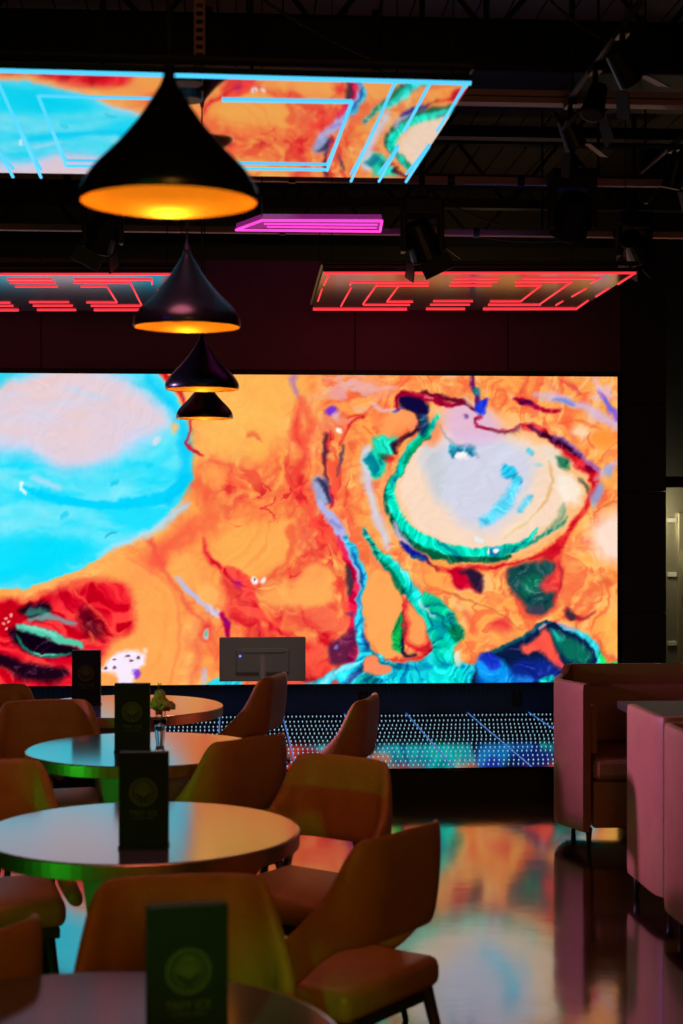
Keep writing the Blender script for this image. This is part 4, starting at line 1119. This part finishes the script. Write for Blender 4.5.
p = floor_at(160, 5.98); p.z = TZ
v = thing('flower_vase', 'small clear glass vase with a pale yellow bloom on the second farthest table', 'vase', p)
obj('vase_glass', lathe([(0, .001), (.016, .001), (.018, .01), (.014, .03), (.019, .07), (.021, .1), (.026, .125), (.024, .126), (.019, .1), (.017, .07), (.011, .03), (.014, .012), (0, .012)], 32), M['glass'], v, smooth=True)
bm = bmesh.new()
for a in range(5): rod(bm, (.004 * math.cos(a * 1.3), .004 * math.sin(a * 1.3), .014), (.02 * math.cos(a * 1.3), .02 * math.sin(a * 1.3), .16), .0018, n=6)
obj('stem', bm, M['leaf'], v)
def petals(cs, m, name, s=1):
    bm = bmesh.new(); rnd = random.Random(3)
    for (x, y, z, r) in cs:
        for k in range(22):
            th = k * 2.4; ph = math.acos(1 - 1.5 * (k + .5) / 22); n = Vector((math.sin(ph) * math.cos(th), math.sin(ph) * math.sin(th), math.cos(ph)))
            c = Vector((x, y, z)) + n * r * .55
            q = (n + Vector((0, 0, .25))).to_track_quat('Z', 'Y').to_matrix() @ Matrix.Rotation(rnd.random() * 6, 3, 'Z')
            v_ = bmesh.ops.create_icosphere(bm, subdivisions=1, radius=1)['verts']
            bmesh.ops.transform(bm, matrix=Matrix.Translation(c) @ q.to_4x4() @ Matrix.Diagonal((r * .42, r * .3, r * .5, 1)), verts=v_)
    return obj(name, bm, m, v, smooth=True)
petals([(-.008, 0, .185, .030), (.016, -.006, .176, .030), (.0, .0, .215, .024), (.038, 0, .172, .022)], M['petal'], 'bloom')
petals([(.024, -.024, .165, .014), (-.002, -.02, .15, .012)], M['red_petal'], 'small_red_bloom')
bm = bmesh.new()
for k in range(9):
    a = k * .7; n = Vector((math.cos(a), math.sin(a), .5 + .5 * (k % 2))).normalized()
    v_ = bmesh.ops.create_icosphere(bm, subdivisions=1, radius=1)['verts']
    bmesh.ops.transform(bm, matrix=Matrix.Translation(Vector((0, 0, .15)) + n * .03) @ n.to_track_quat('Z', 'Y').to_matrix().to_4x4() @ Matrix.Diagonal((.009, .002, .026, 1)), verts=v_)
rod(bm, (0, 0, .2), (-.006, 0, .262), .0016); rod(bm, (-.006, 0, .245), (.006, 0, .262), .003, .001)
obj('leaves', bm, M['leaf'], v)

# ================================================================ monitor on its floor stand
p = floor_at(262.5, 9.62); p.z = STZ + .0085
mo = thing('computer_monitor', 'grey computer monitor seen from behind on a stand before the big screen', 'monitor', p)
W_, Hm = 86 / F * 9.62, 44 / F * 9.62
zc = CAMZ - (660.5 - CY) / F * 9.62 - STZ
obj('monitor_case', bx((0, 0, zc), (W_, .03, Hm)), M['monitor'], mo, bevel=.006)
obj('monitor_display', bx((0, .0165, zc), (W_ - .02, .003, Hm - .02)), M['black'], mo)
obj('back_housing', bx((.0, -.026, zc - .01), (W_ * .62, .03, Hm * .55)), M['monitor'], mo, bevel=.012)
obj('vent_bar', bx((0, -.044, zc + .055), (W_ * .52, .012, .028)), M['monitor_trim'], mo, bevel=.005)
bm = bmesh.new(); rod(bm, (0, -.05, 0.03), (0, -.05, zc + .03), .021, n=16); obj('stand_post', bm, M['monitor_trim'], mo, smooth=True)
obj('stand_base', lathe([(0, 0), (.17, 0), (.17, .012), (.05, .03), (0, .03)], 32), M['monitor_trim'], mo, loc=(0, -.05, 0))
obj('power_light', bx((-W_ * .26, -.043, zc + .022), (.008, .004, .008)), M['led_dot'], mo)

# ================================================================ booths
def make_booth(label, loc, rotz, armL, W, ztop_arm, ztop_back, bulge=0.0, depth=.62):
    """settee facing local -Y; its left end (from the camera) at local x=0"""
    t = thing('booth_settee', label, 'booth', loc, rotz, 'tan leather booth settees on the right')
    th = .045
    # plan polyline of outer face, from left arm front to back to right arm front
    L_ = [(0.0, 0.0), (-.045 * bulge, depth * .18), (-.085 * bulge, depth * .38), (-.075 * bulge, depth * .55), (-.02 * bulge, depth * .80), (.03, depth * .95), (.06, depth)]
    if not bulge: L_ = [(0, 0), (0, depth * .25), (0, depth * .5), (.0, depth * .8), (.014, depth * .95), (.05, depth)]
    P = L_ + [(W * k / 6, depth) for k in range(1, 6)] + [(W - x, y) for x, y in reversed(L_)]
    P = smooth_path(P, 4)
    outer, inner = [], []
    n = len(P)
    for i in range(n):
        a, b = P[max(i - 1, 0)], P[min(i + 1, n - 1)]
        tv = Vector((b[0] - a[0], b[1] - a[1], 0)).normalized(); nr = Vector((-tv.y, tv.x, 0))      # outward
        k = min(1, max(0, (P[i][1] - depth * .84) / (depth * .08)))
        zt = ztop_arm + (ztop_back - ztop_arm) * k * k * (3 - 2 * k)
        zs = [.085, .088, .12, .3, .5, .7, zt - .03, zt - .004, zt]
        q = Vector((P[i][0], P[i][1], 0)); o_, n_ = [], []
        for j, z in enumerate(zs):
            e = {0: .012, 1: .003, 7: .003, 8: .014}.get(j, 0)
            o_.append(q - nr * e + Vector((0, 0, z))); n_.append(q - nr * (th - e) + Vector((0, 0, z)))
        outer.append(o_); inner.append(n_)
    obj('shell', sheet(outer, inner), M['booth_leather'], t, smooth=True, bevel=.006)
    obj('seat_base', bx2((th + .012, .03, .10), (W - th - .012, depth - th - .01, .33)), M['booth_leather'], t, bevel=.012)
    obj('seat_cushion', bx2((th + .008, .0, .335), (W - th - .008, depth - th - .01, .45)), M['booth_leather'], t, bevel=.03)
    obj('back_cushion', bx2((th + .05, depth - th - .10, .455), (W - th - .05, depth - th - .008, ztop_back - .10)), M['booth_leather'], t, bevel=.03)
    for X in (th + .004, W - th - .038):
        obj('arm_pad', bx2((X, .05, .46), (X + .034, depth * .62, .70)), M['booth_leather'], t, bevel=.012)
    for X, Y in ((.035, .03), (W - .035, .03), (.07, depth - .07), (W - .07, depth - .07), (W / 2, .05), (W / 2, depth - .06)):
        obj('leg', rodm((X, Y, .105), (X, Y, 0), .017, .009, 10), M['black_metal'], t, smooth=True)
    return t
# far booth faces the camera
pf = floor_at(583, 7.80)
make_booth('far tan booth settee facing the camera, beside the right edge of the stage', pf, math.radians(-1), True, 1.45, .81, .85, 1.0, .66)
# its neighbour turns its back to the camera
pn = floor_at(653, 6.50)
W2 = 1.25
make_booth('middle tan booth settee with its back to the camera, second from the right edge', (pn.x + W2, pn.y + .0, 0), PI + math.radians(1.5), False, W2, .82, .82, 0, .46)
bpy.context.view_layer.update()
po = floor_at(661, 6.33)
make_booth('nearest tan booth settee cut by the right edge, back to back with another', (po.x + .01, po.y - .50, 0), math.radians(2.0), True, 1.25, .82, .82, 0, .50)
# place the middle one so that its back sits at pn
mid = [q for q in scn.objects if q.get('label', '').startswith('middle tan booth')][0]
mid.location = (pn.x + W2, pn.y + .46, 0)

p = floor_at(617, 7.62)
t = thing('booth_table', 'dark square table between the far and middle booths', 'table', (p.x, p.y, 0))
obj('tabletop', bx2((0, -.62, TZ - .035), (.72, 0, TZ)), M['dark_wood'], t, bevel=.004)
obj('pedestal', rodm((.36, -.31, .02), (.36, -.31, TZ - .036), .04, n=16), M['black_metal'], t, smooth=True)
obj('foot_plate', bx2((.12, -.52, 0), (.60, -.10, .02)), M['black_metal'], t, bevel=.004)

# ================================================================ refrigerator at the right, beyond the column
a = on_y(665.5, 487, 12.3)
t = thing('refrigerator', 'tall stainless refrigerator beyond the wall column at the right edge', 'refrigerator', (a.x, 12.3, 0))
Hf = a.z
obj('cabinet', bx2((0, .04, .1), (.72, .7, Hf)), M['steel'], t, bevel=.006)
fd = obj('door', bx2((.10, .0, .30), (.68, .036, Hf - .2)), M['steel'], t, bevel=.008)
obj('handle', rodm((.14, -.03, .9), (.14, -.03, 1.35), .012), M['steel'], fd, smooth=True)
for z in (Hf - .26, 1.16, .62): obj('hinge', bx((.06, .028, z), (.07, .03, .035)), M['monitor_trim'], t, bevel=.004)
obj('badge', bx((.21, .03, Hf - .09), (.06, .024, .05)), M['monitor_trim'], t)
for X, Y in ((.05, .1), (.67, .1), (.05, .64), (.67, .64)): obj('leg', rodm((X, Y, .1), (X, Y, 0), .02), M['black_metal'], t)
